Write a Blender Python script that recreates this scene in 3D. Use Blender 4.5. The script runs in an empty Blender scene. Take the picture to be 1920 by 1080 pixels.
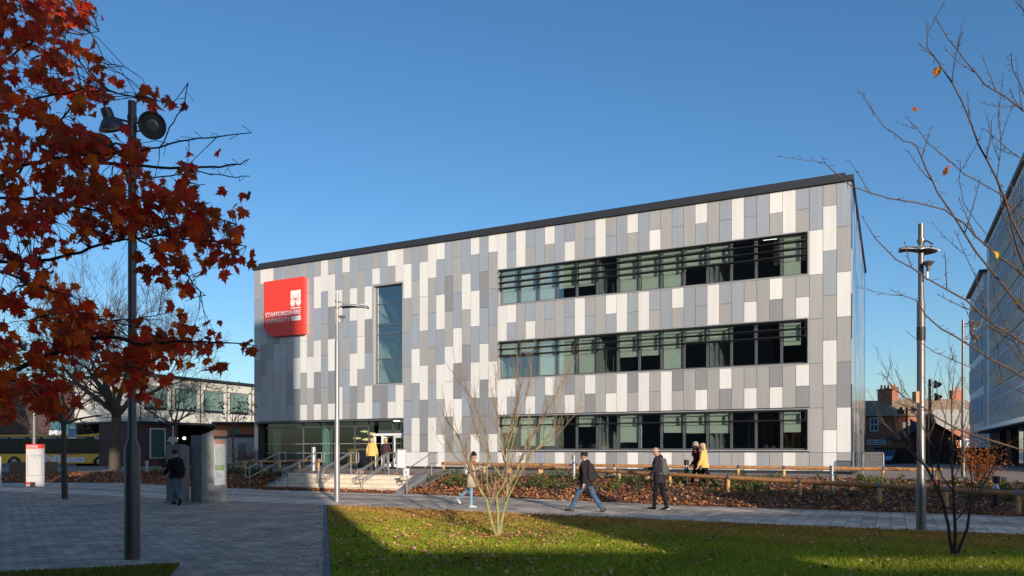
import bpy, bmesh, math, random
import numpy as np
from mathutils import Vector, Matrix, Quaternion
R = math.radians
scene = bpy.context.scene
COL = scene.collection
FPX, CX, HY, CAMZ = 1392.0, 960.0, 845.0, 1.7      # camera focal length in photo pixels, centre, horizon, eye height

def P(px, Y, py=None, z=None):
    """world point seen at photo pixel px at distance Y (height from py or given z)"""
    x = (px - CX) / FPX * Y
    if z is None: z = CAMZ + (HY - py) / FPX * Y
    return Vector((x, Y, z))
def G(px, py, z=0.0):
    Y = (CAMZ - z) * FPX / (py - HY)
    return Vector(((px - CX) / FPX * Y, Y, z))
# facade frame: n counts cladding panels leftward from the right corner, v goes into the building
W = 0.5696
UV_R = Vector((0.8908, -0.4544, 0)); UV_IN = Vector((0.4544, 0.8908, 0)); C0 = Vector((14.956, 32.76, 0))
def F(n, v=0.0, z=0.0):
    return Vector((C0.x - .5074*n + UV_IN.x*v, C0.y + .2588*n + UV_IN.y*v, z))
def toUV(x, y):
    dx, dy = x - C0.x, y - C0.y
    return dx*UV_R.x + dy*UV_R.y, dx*UV_IN.x + dy*UV_IN.y
def fromUV(u, v, z=0.0):
    return Vector((C0.x + UV_R.x*u + UV_IN.x*v, C0.y + UV_R.y*u + UV_IN.y*v, z))
def onV(px, v):
    """point on the line parallel to the facade at depth v that is seen at px"""
    t = (px - CX) / FPX
    bx, by = C0.x + UV_IN.x*v, C0.y + UV_IN.y*v
    u = (t*by - bx) / (UV_R.x - t*UV_R.y)
    return fromUV(u, v)
def lerp(a, b, t): return a + (b - a)*t
def interp(x, xs, ys):
    return float(np.interp(x, xs, ys))
# ground height beyond the path edge
EU = [-75, -40.6, -34.7, -25.3, -22.9, -16.0, -15.6, -3.9, 4.7, 40]
EV = [-14, -13.2, -10.3, -11.7, -11.7, -11.4, -11.5, -12.95, -12.8, -12.8]
DU = [-75, -34, -26, -23.1, -15.9, -15.0, -3.9, 5, 40]
DD = [6, 5, 3, 2.2, 2.2, 2.4, 7.4, 8.0, 8.0]
ZU = [-75, -45, -30, -23, -15, 0, 6, 14, 40]
ZM = [.30, .35, .60, .66, .66, .66, .60, .40, .35]
def edge_v(u): return interp(u, EU, EV)
def bedD(u): return interp(u, DU, DD)
def H(x, y):
    u, v = toUV(x, y)
    d = v - edge_v(u)
    if d <= 0: return 0.0
    D = bedD(u); zm = interp(u, ZU, ZM)
    t = min(1.0, d / D)
    return zm * (t ** .75)

# ---------------------------------------------------------------- materials
MATS = {}
def mat(name, color, rough=.6, metal=0.0, var=0.0, vscale=6.0, bump=0.0, bscale=40.0, spec=.5, tone=False, alpha=None, emit=None, emit_s=0, coat=0, trans=0, streak=None):
    if name in MATS: return MATS[name]
    m = bpy.data.materials.new(name); m.use_nodes = True
    nt = m.node_tree; N = nt.nodes; L = nt.links
    b = N['Principled BSDF']
    c = (*color, 1)
    b.inputs['Base Color'].default_value = c
    b.inputs['Roughness'].default_value = rough; b.inputs['Metallic'].default_value = metal
    b.inputs['Specular IOR Level'].default_value = spec
    if coat: b.inputs['Coat Weight'].default_value = coat; b.inputs['Coat Roughness'].default_value = .08
    src = None
    tc = N.new('ShaderNodeTexCoord')
    if var:
        nz = N.new('ShaderNodeTexNoise'); nz.inputs['Scale'].default_value = vscale; nz.inputs['Detail'].default_value = 6; nz.inputs['Roughness'].default_value = .6
        if streak:
            mpp = N.new('ShaderNodeMapping'); mpp.inputs['Scale'].default_value = streak; L.new(tc.outputs['Object'], mpp.inputs['Vector']); L.new(mpp.outputs['Vector'], nz.inputs['Vector'])
        else: L.new(tc.outputs['Object'], nz.inputs['Vector'])
        mr = N.new('ShaderNodeMapRange'); mr.inputs['From Min'].default_value = .3; mr.inputs['From Max'].default_value = .7
        mr.inputs['To Min'].default_value = 1 - var; mr.inputs['To Max'].default_value = 1 + var
        L.new(nz.outputs['Fac'], mr.inputs['Value'])
        mx = N.new('ShaderNodeVectorMath'); mx.operation = 'SCALE'
        mx.inputs[0].default_value = color
        L.new(mr.outputs['Result'], mx.inputs['Scale'])
        src = mx.outputs['Vector']
    if tone:
        at = N.new('ShaderNodeAttribute'); at.attribute_name = 'tone'; at.attribute_type = 'GEOMETRY'
        mx2 = N.new('ShaderNodeVectorMath'); mx2.operation = 'MULTIPLY'
        if src: L.new(src, mx2.inputs[0])
        else: mx2.inputs[0].default_value = color
        L.new(at.outputs['Color'], mx2.inputs[1]); src = mx2.outputs['Vector']
    if src: L.new(src, b.inputs['Base Color'])
    if bump:
        nb = N.new('ShaderNodeTexNoise'); nb.inputs['Scale'].default_value = bscale; nb.inputs['Detail'].default_value = 5
        L.new(tc.outputs['Object'], nb.inputs['Vector'])
        bp = N.new('ShaderNodeBump'); bp.inputs['Strength'].default_value = bump; bp.inputs['Distance'].default_value = .02
        L.new(nb.outputs['Fac'], bp.inputs['Height']); L.new(bp.outputs['Normal'], b.inputs['Normal'])
    if emit: b.inputs['Emission Color'].default_value = (*emit, 1); b.inputs['Emission Strength'].default_value = emit_s
    if trans:
        tr = N.new('ShaderNodeBsdfTranslucent'); ms = N.new('ShaderNodeMixShader'); ms.inputs[0].default_value = trans
        if src: L.new(src, tr.inputs['Color'])
        else: tr.inputs['Color'].default_value = c
        L.new(b.outputs[0], ms.inputs[1]); L.new(tr.outputs[0], ms.inputs[2])
        L.new(ms.outputs[0], N['Material Output'].inputs['Surface'])
    MATS[name] = m
    return m
def glassmat(name, tint=(.5,.55,.55), ior=1.5, rough=.01, boost=1.0):
    m = bpy.data.materials.new(name); m.use_nodes = True
    nt = m.node_tree; N = nt.nodes; L = nt.links
    N.remove(N['Principled BSDF'])
    t = N.new('ShaderNodeBsdfTransparent'); t.inputs[0].default_value = (*tint, 1)
    g = N.new('ShaderNodeBsdfGlossy'); g.inputs['Roughness'].default_value = rough; g.inputs['Color'].default_value = (1,1,1,1)
    ge = N.new('ShaderNodeNewGeometry'); dp = N.new('ShaderNodeVectorMath'); dp.operation = 'DOT_PRODUCT'
    L.new(ge.outputs['Normal'], dp.inputs[0]); L.new(ge.outputs['Incoming'], dp.inputs[1])
    def M_(op, a, b_=None):
        n = N.new('ShaderNodeMath'); n.operation = op
        for k, x in enumerate((a, b_)):
            if x is None: continue
            if isinstance(x, (int, float)): n.inputs[k].default_value = x
            else: L.new(x, n.inputs[k])
        return n.outputs[0]
    one = M_('SUBTRACT', 1.0, M_('ABSOLUTE', dp.outputs['Value'])); p5 = M_('POWER', one, 5.0)
    mu = N.new('ShaderNodeMath'); mu.operation = 'ADD'; mu.use_clamp = True
    L.new(M_('MULTIPLY', p5, .9), mu.inputs[0]); mu.inputs[1].default_value = .04*boost
    ms = N.new('ShaderNodeMixShader'); L.new(mu.outputs[0], ms.inputs[0]); L.new(t.outputs[0], ms.inputs[1]); L.new(g.outputs[0], ms.inputs[2])
    L.new(ms.outputs[0], N['Material Output'].inputs['Surface'])
    MATS[name] = m
    return m
def bricktex(name, c1, c2, mortar, bw, bh, msize=.008, rot=0.0, rough=.85, mode='ground', var=.15, bump=.3, bandvar=None, offset=.5, bias=0.0):
    m = bpy.data.materials.new(name); m.use_nodes = True
    nt = m.node_tree; N = nt.nodes; L = nt.links; b = N['Principled BSDF']
    b.inputs['Roughness'].default_value = rough
    tc = N.new('ShaderNodeTexCoord'); mp = N.new('ShaderNodeMapping')
    if mode == 'ground':
        mp.inputs['Rotation'].default_value = (0, 0, rot)
        L.new(tc.outputs['Object'], mp.inputs['Vector']); vec = mp.outputs['Vector']
    else:   # wall: use (horizontal distance, z)
        mp.inputs['Rotation'].default_value = (0, 0, rot)
        L.new(tc.outputs['Object'], mp.inputs['Vector'])
        sp = N.new('ShaderNodeSeparateXYZ'); L.new(mp.outputs['Vector'], sp.inputs[0])
        ad = N.new('ShaderNodeMath'); ad.operation = 'ADD'; L.new(sp.outputs['X'], ad.inputs[0]); L.new(sp.outputs['Y'], ad.inputs[1])
        cb = N.new('ShaderNodeCombineXYZ'); L.new(ad.outputs[0], cb.inputs['X']); L.new(sp.outputs['Z'], cb.inputs['Y']); vec = cb.outputs[0]
    br = N.new('ShaderNodeTexBrick')
    br.inputs['Color1'].default_value = (*c1, 1); br.inputs['Color2'].default_value = (*c2, 1); br.inputs['Mortar'].default_value = (*mortar, 1)
    br.inputs['Scale'].default_value = 1; br.inputs['Brick Width'].default_value = bw; br.inputs['Row Height'].default_value = bh
    br.inputs['Mortar Size'].default_value = msize; br.inputs['Mortar Smooth'].default_value = .3; br.inputs['Bias'].default_value = bias
    br.offset = offset
    L.new(vec, br.inputs['Vector'])
    nz = N.new('ShaderNodeTexNoise'); nz.inputs['Scale'].default_value = .9; nz.inputs['Detail'].default_value = 8; nz.inputs['Roughness'].default_value = .65
    L.new(tc.outputs['Object'], nz.inputs['Vector'])
    mr = N.new('ShaderNodeMapRange'); mr.inputs['From Min'].default_value = .3; mr.inputs['From Max'].default_value = .7
    mr.inputs['To Min'].default_value = 1 - var; mr.inputs['To Max'].default_value = 1 + var
    L.new(nz.outputs['Fac'], mr.inputs['Value'])
    mx = N.new('ShaderNodeVectorMath'); mx.operation = 'SCALE'
    L.new(br.outputs['Color'], mx.inputs[0]); L.new(mr.outputs['Result'], mx.inputs['Scale'])
    out = mx.outputs['Vector']
    if bandvar:     # paver colour bands that also paint in streaks of light: (width, dark factor)
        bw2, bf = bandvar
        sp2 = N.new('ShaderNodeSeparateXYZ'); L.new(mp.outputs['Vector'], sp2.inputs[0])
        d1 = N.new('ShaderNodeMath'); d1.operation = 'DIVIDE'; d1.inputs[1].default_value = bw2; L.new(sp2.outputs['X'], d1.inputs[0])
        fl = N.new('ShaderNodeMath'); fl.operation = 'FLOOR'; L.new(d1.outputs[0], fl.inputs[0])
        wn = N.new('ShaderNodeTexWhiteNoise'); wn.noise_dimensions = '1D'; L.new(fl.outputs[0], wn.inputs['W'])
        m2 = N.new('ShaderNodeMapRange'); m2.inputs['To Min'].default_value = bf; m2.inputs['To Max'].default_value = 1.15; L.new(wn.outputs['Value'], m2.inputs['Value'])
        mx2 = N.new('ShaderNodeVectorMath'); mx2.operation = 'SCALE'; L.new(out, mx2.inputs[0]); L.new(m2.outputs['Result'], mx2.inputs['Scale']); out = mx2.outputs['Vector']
    L.new(out, b.inputs['Base Color'])
    bp = N.new('ShaderNodeBump'); bp.inputs['Strength'].default_value = bump; bp.inputs['Distance'].default_value = .006; bp.invert = True
    L.new(br.outputs['Fac'], bp.inputs['Height']); L.new(bp.outputs['Normal'], b.inputs['Normal'])
    MATS[name] = m
    return m

# ---------------------------------------------------------------- mesh builder
class MB:
    def __init__(s): s.v = []; s.f = []; s.mi = []; s.tone = None; s.m = 0
    def add(s, vs, fs, mi=None):
        o = len(s.v); s.v.extend([tuple(v) for v in vs])
        for f in fs: s.f.append([i + o for i in f]); s.mi.append(s.m if mi is None else mi)
        return s
    def quad(s, a, b, c, d, mi=None): return s.add([a, b, c, d], [(0, 1, 2, 3)], mi)
    def box(s, o, x, y, z, mi=None):
        """corner o and three edge vectors"""
        o, x, y, z = Vector(o), Vector(x), Vector(y), Vector(z)
        if x.cross(y).dot(z) < 0: x, y = y, x
        vs = [o, o+x, o+x+y, o+y, o+z, o+x+z, o+x+y+z, o+y+z]
        return s.add(vs, [(3,2,1,0),(4,5,6,7),(0,1,5,4),(1,2,6,5),(2,3,7,6),(3,0,4,7)], mi)
    def cbox(s, c, sx, sy, sz, rot=0.0, mi=None):
        """centre of base, sizes, rotation about z"""
        ca, sa = math.cos(rot), math.sin(rot)
        X = Vector((ca, sa, 0))*sx; Y = Vector((-sa, ca, 0))*sy
        return s.box(Vector(c) - X/2 - Y/2, X, Y, Vector((0, 0, sz)), mi)
    def tube(s, pts, rs, n=6, cap=True, mi=None, sq=1.0):
        pts = [Vector(p) for p in pts]
        if not isinstance(rs, (list, tuple)): rs = [rs]*len(pts)
        o = len(s.v); up = Vector((0, 0, 1)); prev = None
        for i, p in enumerate(pts):
            d = (pts[min(i+1, len(pts)-1)] - pts[max(i-1, 0)])
            if d.length < 1e-9: d = Vector((0, 0, 1))
            d.normalize()
            if prev is None:
                a = d.orthogonal() if abs(d.z) > .95 else d.cross(up)
                a.normalize()
            else:
                a = prev - d*prev.dot(d)
                if a.length < 1e-6: a = d.orthogonal()
                a.normalize()
            prev = a; b = d.cross(a)
            for k in range(n):
                t = 2*math.pi*k/n
                q = p + a*(math.cos(t)*rs[i]) + b*(math.sin(t)*rs[i]*sq)
                s.v.append((q.x, q.y, q.z))
        m = s.m if mi is None else mi
        for i in range(len(pts)-1):
            for k in range(n):
                k2 = (k+1) % n
                s.f.append([o+i*n+k, o+i*n+k2, o+(i+1)*n+k2, o+(i+1)*n+k]); s.mi.append(m)
        if cap:
            s.f.append([o+k for k in range(n)][::-1]); s.mi.append(m)
            e = o+(len(pts)-1)*n
            s.f.append([e+k for k in range(n)]); s.mi.append(m)
        return s
    def lathe(s, base, prof, n=16, mi=None, axis=None):
        """prof: list of (r, h) along axis"""
        base = Vector(base); ax = Vector(axis).normalized() if axis else Vector((0, 0, 1))
        a = ax.orthogonal().normalized() if axis else Vector((1, 0, 0)); b = ax.cross(a)
        o = len(s.v); m = s.m if mi is None else mi
        for r, h in prof:
            for k in range(n):
                t = 2*math.pi*k/n
                q = base + ax*h + a*(math.cos(t)*r) + b*(math.sin(t)*r)
                s.v.append((q.x, q.y, q.z))
        for i in range(len(prof)-1):
            for k in range(n):
                k2 = (k+1) % n
                s.f.append([o+i*n+k, o+i*n+k2, o+(i+1)*n+k2, o+(i+1)*n+k]); s.mi.append(m)
        s.f.append([o+k for k in range(n)][::-1]); s.mi.append(m)
        e = o+(len(prof)-1)*n; s.f.append([e+k for k in range(n)]); s.mi.append(m)
        return s
    def prism(s, poly, vec, mi=None):
        """planar polygon (3D points) extruded by vec"""
        n = len(poly); poly = [Vector(p) for p in poly]; vec = Vector(vec)
        nrm = Vector((0, 0, 0))
        for i in range(n): nrm += poly[i].cross(poly[(i+1) % n])
        if nrm.dot(vec) > 0: poly = poly[::-1]
        vs = poly + [p + vec for p in poly]
        fs = [tuple(range(n)), tuple(range(2*n-1, n-1, -1))]
        for i in range(n):
            j = (i+1) % n; fs.append((j, i, i+n, j+n))
        return s.add(vs, fs, mi)
    def mesh(s, name, mats, off=None):
        me = bpy.data.meshes.new(name)
        v = np.array(s.v, dtype=np.float32).reshape(-1, 3)
        if off is not None: v = v - np.array(off[:], dtype=np.float32)
        lens = np.array([len(f) for f in s.f], dtype=np.int32)
        idx = np.fromiter((i for f in s.f for i in f), dtype=np.int32, count=int(lens.sum()))
        me.vertices.add(len(v)); me.vertices.foreach_set('co', v.ravel())
        me.loops.add(len(idx)); me.loops.foreach_set('vertex_index', idx)
        me.polygons.add(len(lens))
        st = np.zeros(len(lens), dtype=np.int32); st[1:] = np.cumsum(lens)[:-1]
        me.polygons.foreach_set('loop_start', st)
        me.polygons.foreach_set('loop_total', lens)
        me.polygons.foreach_set('material_index', np.array(s.mi, dtype=np.int32))
        me.update(calc_edges=True); me.validate(clean_customdata=False)
        for m in mats: me.materials.append(m)
        return me
    def build(s, name, mats, parent=None, smooth=False, tones=None):
        if not isinstance(mats, (list, tuple)): mats = [mats]
        off = wloc(parent) if parent is not None else None
        me = s.mesh(name, mats, off)
        me.polygons.foreach_set('use_smooth', [bool(smooth)]*len(me.polygons))
        if tones is not None and len(tones) == len(me.polygons):
            ca = me.attributes.new('tone', 'FLOAT_COLOR', 'FACE')
            t = np.array(tones, dtype=np.float32)
            if t.ndim == 1: t = np.stack([t, t, t], 1)
            ca.data.foreach_set('color', np.concatenate([t, np.ones((len(t), 1), dtype=np.float32)], 1).ravel())
        o = bpy.data.objects.new(name, me); COL.objects.link(o)
        if parent is not None: o.parent = parent
        return o
def wloc(o):
    l = Vector((0, 0, 0))
    while o is not None: l = l + o.location; o = o.parent
    return l
def smooth_by(o, ang=40):
    me = o.data
    me.polygons.foreach_set('use_smooth', [True]*len(me.polygons))
    bm = bmesh.new(); bm.from_mesh(me)
    for e in bm.edges:
        e.smooth = not (len(e.link_faces) == 2 and e.calc_face_angle(0) > R(ang))
    bm.to_mesh(me); bm.free(); return o
def thing(name, label, cat, loc=(0, 0, 0), group=None):
    o = bpy.data.objects.new(name, None); COL.objects.link(o); o.location = Vector(loc)
    o.empty_display_size = .2
    return tag(o, label, cat, group)
def tag(o, label, cat, group=None, kind=None):
    if label: o['label'] = label
    if cat: o['category'] = cat
    if group: o['group'] = group
    if kind: o['kind'] = kind
    return o
def struct(o): o['kind'] = 'structure'; return o
def copy_tree(o, parent=None):
    c = o.copy(); COL.objects.link(c)
    if parent is not None: c.parent = parent
    for ch in list(o.children): copy_tree(ch, c)
    return c
def text_mb(mb, txt, origin, xdir, updir, width, height, depth=.01, mi=None, bold=0.0):
    """letters as solid shapes, fitted into width x height with lower left corner at origin"""
    cu = bpy.data.curves.new('t', 'FONT'); cu.body = txt; cu.extrude = .5; cu.resolution_u = 3; cu.offset = bold
    ob = bpy.data.objects.new('t', cu); COL.objects.link(ob)
    dg = bpy.context.evaluated_depsgraph_get(); me = bpy.data.meshes.new_from_object(ob.evaluated_get(dg))
    vs = np.array([v.co[:] for v in me.vertices]); mn = vs.min(0); mx = vs.max(0)
    xdir = Vector(xdir).normalized(); updir = Vector(updir).normalized(); nd = xdir.cross(updir)
    sx = width/(mx[0]-mn[0]); sy = height/(mx[1]-mn[1]); origin = Vector(origin)
    out = [origin + xdir*((v[0]-mn[0])*sx) + updir*((v[1]-mn[1])*sy) + nd*(v[2]+.5)*depth for v in vs]
    mb.add(out, [tuple(p.vertices) for p in me.polygons], mi)
    bpy.data.objects.remove(ob); bpy.data.curves.remove(cu); bpy.data.meshes.remove(me)
rng = random.Random(7)
# ================================================================ camera, sky, sun
cam = bpy.data.cameras.new('camera'); camo = bpy.data.objects.new('camera', cam); COL.objects.link(camo)
cam.sensor_width = 36; cam.lens = 36*FPX/1920; cam.shift_y = (HY-540)/1920; cam.clip_end = 2000; cam.clip_start = .05
camo.location = (0, 0, CAMZ); camo.rotation_euler = (R(90), 0, 0); scene.camera = camo
SUN_EL = 13.0; SUN_SLOPE = .335
az = math.atan(SUN_SLOPE)
to_sun = Vector((math.sin(az)*math.cos(R(SUN_EL)), -math.cos(az)*math.cos(R(SUN_EL)), math.sin(R(SUN_EL))))
w = bpy.data.worlds.new("World"); scene.world = w; w.use_nodes = True
nt = w.node_tree; bg = nt.nodes['Background']
sky = nt.nodes.new('ShaderNodeTexSky'); sky.sky_type = 'NISHITA'; sky.sun_disc = False
sky.sun_elevation = R(SUN_EL); sky.sun_rotation = math.pi - az
sky.air_density = 1.0; sky.dust_density = 1.0; sky.ozone_density = 3.5; sky.altitude = 50
hsv = nt.nodes.new('ShaderNodeHueSaturation'); hsv.inputs['Saturation'].default_value = 1.13
nt.links.new(sky.outputs[0], hsv.inputs['Color']); nt.links.new(hsv.outputs[0], bg.inputs[0]); bg.inputs[1].default_value = .15
sl = bpy.data.lights.new('sun', 'SUN'); sl.energy = 4.45; sl.angle = R(.5); sl.color = (1, .89, .76)
so = bpy.data.objects.new('sun', sl); COL.objects.link(so); so.rotation_euler = (-to_sun).to_track_quat('-Z', 'Y').to_euler(); so.location = (20, -30, 40)
scene.view_settings.view_transform = 'Standard'; scene.view_settings.look = 'None'; scene.view_settings.gamma = 1
scene.view_settings.exposure = 0.18
scene.cycles.max_bounces = 6; scene.cycles.transparent_max_bounces = 12

# ================================================================ shared materials
m_white = mat('panel_white', (.70,.685,.66), .38, var=.055, vscale=1.0, streak=(5,5,.35), tone=True, metal=0)
m_silver = mat('panel_silver', (.43,.46,.50), .36, .35, var=.055, vscale=1.0, streak=(5,5,.35), tone=True)
m_grey = mat('panel_grey', (.44,.43,.42), .38, .25, var=.055, vscale=1.0, streak=(5,5,.35), tone=True)
m_dark = mat('panel_dark', (.33,.33,.34), .38, .3, var=.055, vscale=1.0, streak=(5,5,.35), tone=True)
m_fascia = mat('dark_metal', (.055,.058,.065), .45, .5, var=.1)
m_frame = mat('window_frame', (.16,.165,.175), .4, .6)
m_reveal = mat('reveal', (.42,.42,.42), .45, .3)
m_blade = mat('louvre', (.03,.032,.035), .4, .4)
m_blind = mat('blind', (.60,.64,.57), .8, var=.03)
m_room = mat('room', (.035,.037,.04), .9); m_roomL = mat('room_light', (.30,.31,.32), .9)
m_strip = mat('strip_light', (.9,.9,.85), .5, emit=(1,.95,.85), emit_s=2.2)
m_glass = glassmat('glass', (.86,.91,.89), 1.5, .005, 4.6)
m_glassL = glassmat('glass_lobby', (.62,.71,.70), 1.5, .005, 2.2)
m_steel = mat('brushed_steel', (.34,.325,.315), .42, .6, var=.1, vscale=30)
m_lamp = mat('lamp_paint', (.20,.18,.165), .42, .6, var=.06, vscale=8)
m_lampd = mat('lamp_dark', (.115,.10,.095), .45, .5, var=.1)
m_black = mat('black', (.012,.012,.014), .5)
m_red = mat('sign_red', (.78,.055,.035), .4, var=.02)
m_swhite = mat('sign_white', (.82,.82,.82), .45)
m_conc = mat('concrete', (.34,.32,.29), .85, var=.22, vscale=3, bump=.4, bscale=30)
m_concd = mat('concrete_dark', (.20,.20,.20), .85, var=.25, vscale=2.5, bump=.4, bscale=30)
m_step = mat('step_stone', (.76,.65,.50), .8, var=.14, vscale=2.5, bump=.2, bscale=60)
m_timber = mat('timber', (.42,.20,.075), .7, var=.35, vscale=5, bump=.3, bscale=25)
m_timberl = mat('timber_post', (.55,.34,.13), .7, var=.3, vscale=9, bump=.3, bscale=25)
m_clamp = mat('steel_band', (.30,.36,.42), .3, .9)

# ================================================================ ground
def grid_mesh(name, us, vs, zfun, m, off=0.0):
    mb = MB(); nu, nv = len(us), len(vs(us[0]))
    for u in us:
        for v in vs(u):
            p = fromUV(u, v); mb.v.append((p.x, p.y, zfun(p.x, p.y, u, v) + off))
    for i in range(nu-1):
        for j in range(nv-1):
            a = i*nv+j; mb.f.append([a, a+nv, a+nv+1, a+1]); mb.mi.append(0)
    o = mb.build(name, m); 
    o.data.polygons.foreach_set('use_smooth', [True]*len(o.data.polygons)); return struct(o)
m_ground = mat('ground_asphalt', (.10,.10,.10), .9, var=.2, vscale=2, bump=.3, bscale=60)
mb = MB(); mb.quad((-600,-300,-.35), (600,-300,-.35), (600,900,-.35), (-600,900,-.35)); struct(mb.build('ground', m_ground))
ROTF = math.atan2(.4544, .8908)   # so texture x runs along the facade
m_plaza = bricktex('plaza_pavers', (.63,.43,.30), (.36,.255,.19), (.09,.07,.06), .26, .19, .010, ROTF*0, .8, var=.36, bump=.8)
m_path = bricktex('path_pavers', (.78,.62,.47), (.38,.31,.25), (.18,.15,.12), .62, .31, .010, ROTF+math.pi/2, .75, var=.16, bump=.3, bandvar=(.62,.55), bias=-.1)  # bandvar mixes paver tones with painted streaks of light
m_terr = bricktex('terrace_pavers', (.30,.235,.195), (.24,.19,.165), (.10,.09,.08), .4, .2, .006, ROTF, .8, var=.15, bump=.3)
m_kerb = mat('kerb_stone', (.16,.155,.15), .85, var=.15, bump=.2)
m_soil = mat('bed_soil', (.075,.045,.030), .95, var=.5, vscale=8, bump=.8, bscale=30)
m_road = mat('road', (.07,.07,.072), .85, var=.15, vscale=3, bump=.2)
# front apron (everything nearer than the path), one sheet slightly under the named surfaces
V_LO = -18.1
GX0, GY0 = -5.83, 22.97                    # corner where plaza, lawn and path meet
dirG = Vector((GX0, GY0, 0)).normalized()
Pn = dirG*1.5
mb = MB()
pl = [fromUV(-90, V_LO), fromUV(toUV(GX0, GY0)[0], V_LO), Vector((Pn.x, Pn.y, 0)), Vector((-.4, -8, 0)), Vector((-90, -8, 0)), Vector((-90, 60, 0))]
mb.add(pl, [(0,1,2,3,4,5)][::1]); o = mb.build('plaza_paving', m_plaza); struct(o)
if o.data.polygons[0].normal.z < 0: o.data.flip_normals()
# dark edging course between plaza and lawn
mb = MB(); sd = Vector((dirG.y, -dirG.x, 0))
for k in range(0, 107):
    a = dirG*(1.6 + k*.205); mb.box(a - Vector((0,0,.05)), dirG*.195, sd*.10, Vector((0,0,.062)))
struct(mb.build('kerb', m_kerb))
us = [x*.6 for x in range(-130, 75)]
def path_vs(u):
    e = edge_v(u); return [lerp(V_LO, e, k/8) for k in range(9)]
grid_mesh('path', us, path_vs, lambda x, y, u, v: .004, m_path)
# lawn: gentle hollows, real sheet
m_lawn = mat('lawn_soil_grass', (.055,.10,.018), .9, var=.45, vscale=3.0, bump=.5, bscale=50)
def lawn_z(x, y): return .012 + .02*math.sin(x*.7+1)*math.sin(y*.5)
mb = MB(); ny = 40; nx = 60
lawn_rows = []
ys = np.linspace(1.2, 26, 60)
for Y in ys:
    xl = GX0/GY0*Y + .11
    row = []
    for k in range(nx+1):
        x = xl + (22 - xl)*k/nx
        # clip at path line
        yl = GY0 - .5101*(x-GX0)
        yy = min(Y, yl - .02)
        row.append((x, yy, lawn_z(x, yy)*.5 if yy < yl-.3 else .011))
    lawn_rows.append(row)
for r in lawn_rows: mb.v.extend(r)
for i in range(len(ys)-1):
    for k in range(nx):
        a = i*(nx+1)+k
        if abs(mb.v[a][1]-mb.v[a+nx+1][1]) < 1e-6 and abs(mb.v[a+1][1]-mb.v[a+nx+2][1]) < 1e-6: continue
        mb.f.append([a, a+1, a+nx+2, a+nx+1]); mb.mi.append(0)
struct(mb.build('lawn', m_lawn))
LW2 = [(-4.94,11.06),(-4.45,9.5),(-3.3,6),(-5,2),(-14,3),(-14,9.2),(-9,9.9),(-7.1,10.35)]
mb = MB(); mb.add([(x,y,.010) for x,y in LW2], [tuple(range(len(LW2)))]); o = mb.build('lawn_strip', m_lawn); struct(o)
if o.data.polygons[0].normal.z < 0: o.data.flip_normals()
# bed, terrace and what lies behind
def hz(x, y, u, v):
    if -23.0 < u < -15.9 and v < edge_v(u)+1.3: return -.02
    return H(x, y)
us = [-90+ .5*k for k in range(0, 270)]
def bed_vs(u):
    e = edge_v(u); D = bedD(u); return [e + D*k/10 for k in range(11)]
grid_mesh('planting_bed', us, bed_vs, lambda x, y, u, v: (hz(x, y, u, v) + .015*math.sin(x*5)*math.sin(y*4.3)) - (0 if v > edge_v(u)+.01 else .05), m_soil)
def ter_vs(u):
    e = edge_v(u)+bedD(u); return [e + (90-e)*(k/30)**2 for k in range(31)]
grid_mesh('terrace', us, ter_vs, lambda x, y, u, v: H(x, y) - .006, m_terr)
# road where the bus stands
mb = MB(); mb.add([fromUV(u, v, H(*fromUV(u, v).xy)+.01) for u, v in ((-90,12),(-46,12),(-46,40),(-90,40))], [(0,1,2,3)]); struct(mb.build('road', m_road))

# ================================================================ steps
ST_U0, ST_U1 = -22.85, -16.05
stp = thing('stone_steps', 'wide pale stone steps up from the path to the entrance terrace', 'steps', fromUV(ST_U0, edge_v(ST_U0)))
for k in range(4):
    mb = MB(); vv = -11.62 + k*.36
    mb.box(fromUV(ST_U0, vv, -.05 if k == 0 else .165*k-.02), UV_R*(ST_U1-ST_U0), UV_IN*(1.9-k*.36 if k else .60), Vector((0,0,.165*(k+1)+.05 if k == 0 else .185)))
    mb.box(fromUV(ST_U0, vv-.02, .165*(k+1)-.045), UV_R*(ST_U1-ST_U0), UV_IN*.02, Vector((0,0,.04)))
    mb.build('step', m_step, stp)
for u0 in (ST_U0-.35, ST_U1+.003):
    mb = MB(); a = fromUV(u0, -11.75, -.05); e = UV_IN
    mb.prism([a, a+e*2.2, a+e*2.2+Vector((0,0,.80)), a+e*1.7+Vector((0,0,.80)), a+e*.15+Vector((0,0,.16)), a+Vector((0,0,.16))], UV_R*.345)
    mb.build('cheek_wall', m_concd, stp)

# ================================================================ main building
bld = thing('university_building', 'large three storey campus block clad in white, silver and grey vertical panels', 'building', F(0,0,.66))
COLS = {}
def put(n, **k): COLS[n] = k
E, O = 0, 1
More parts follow.
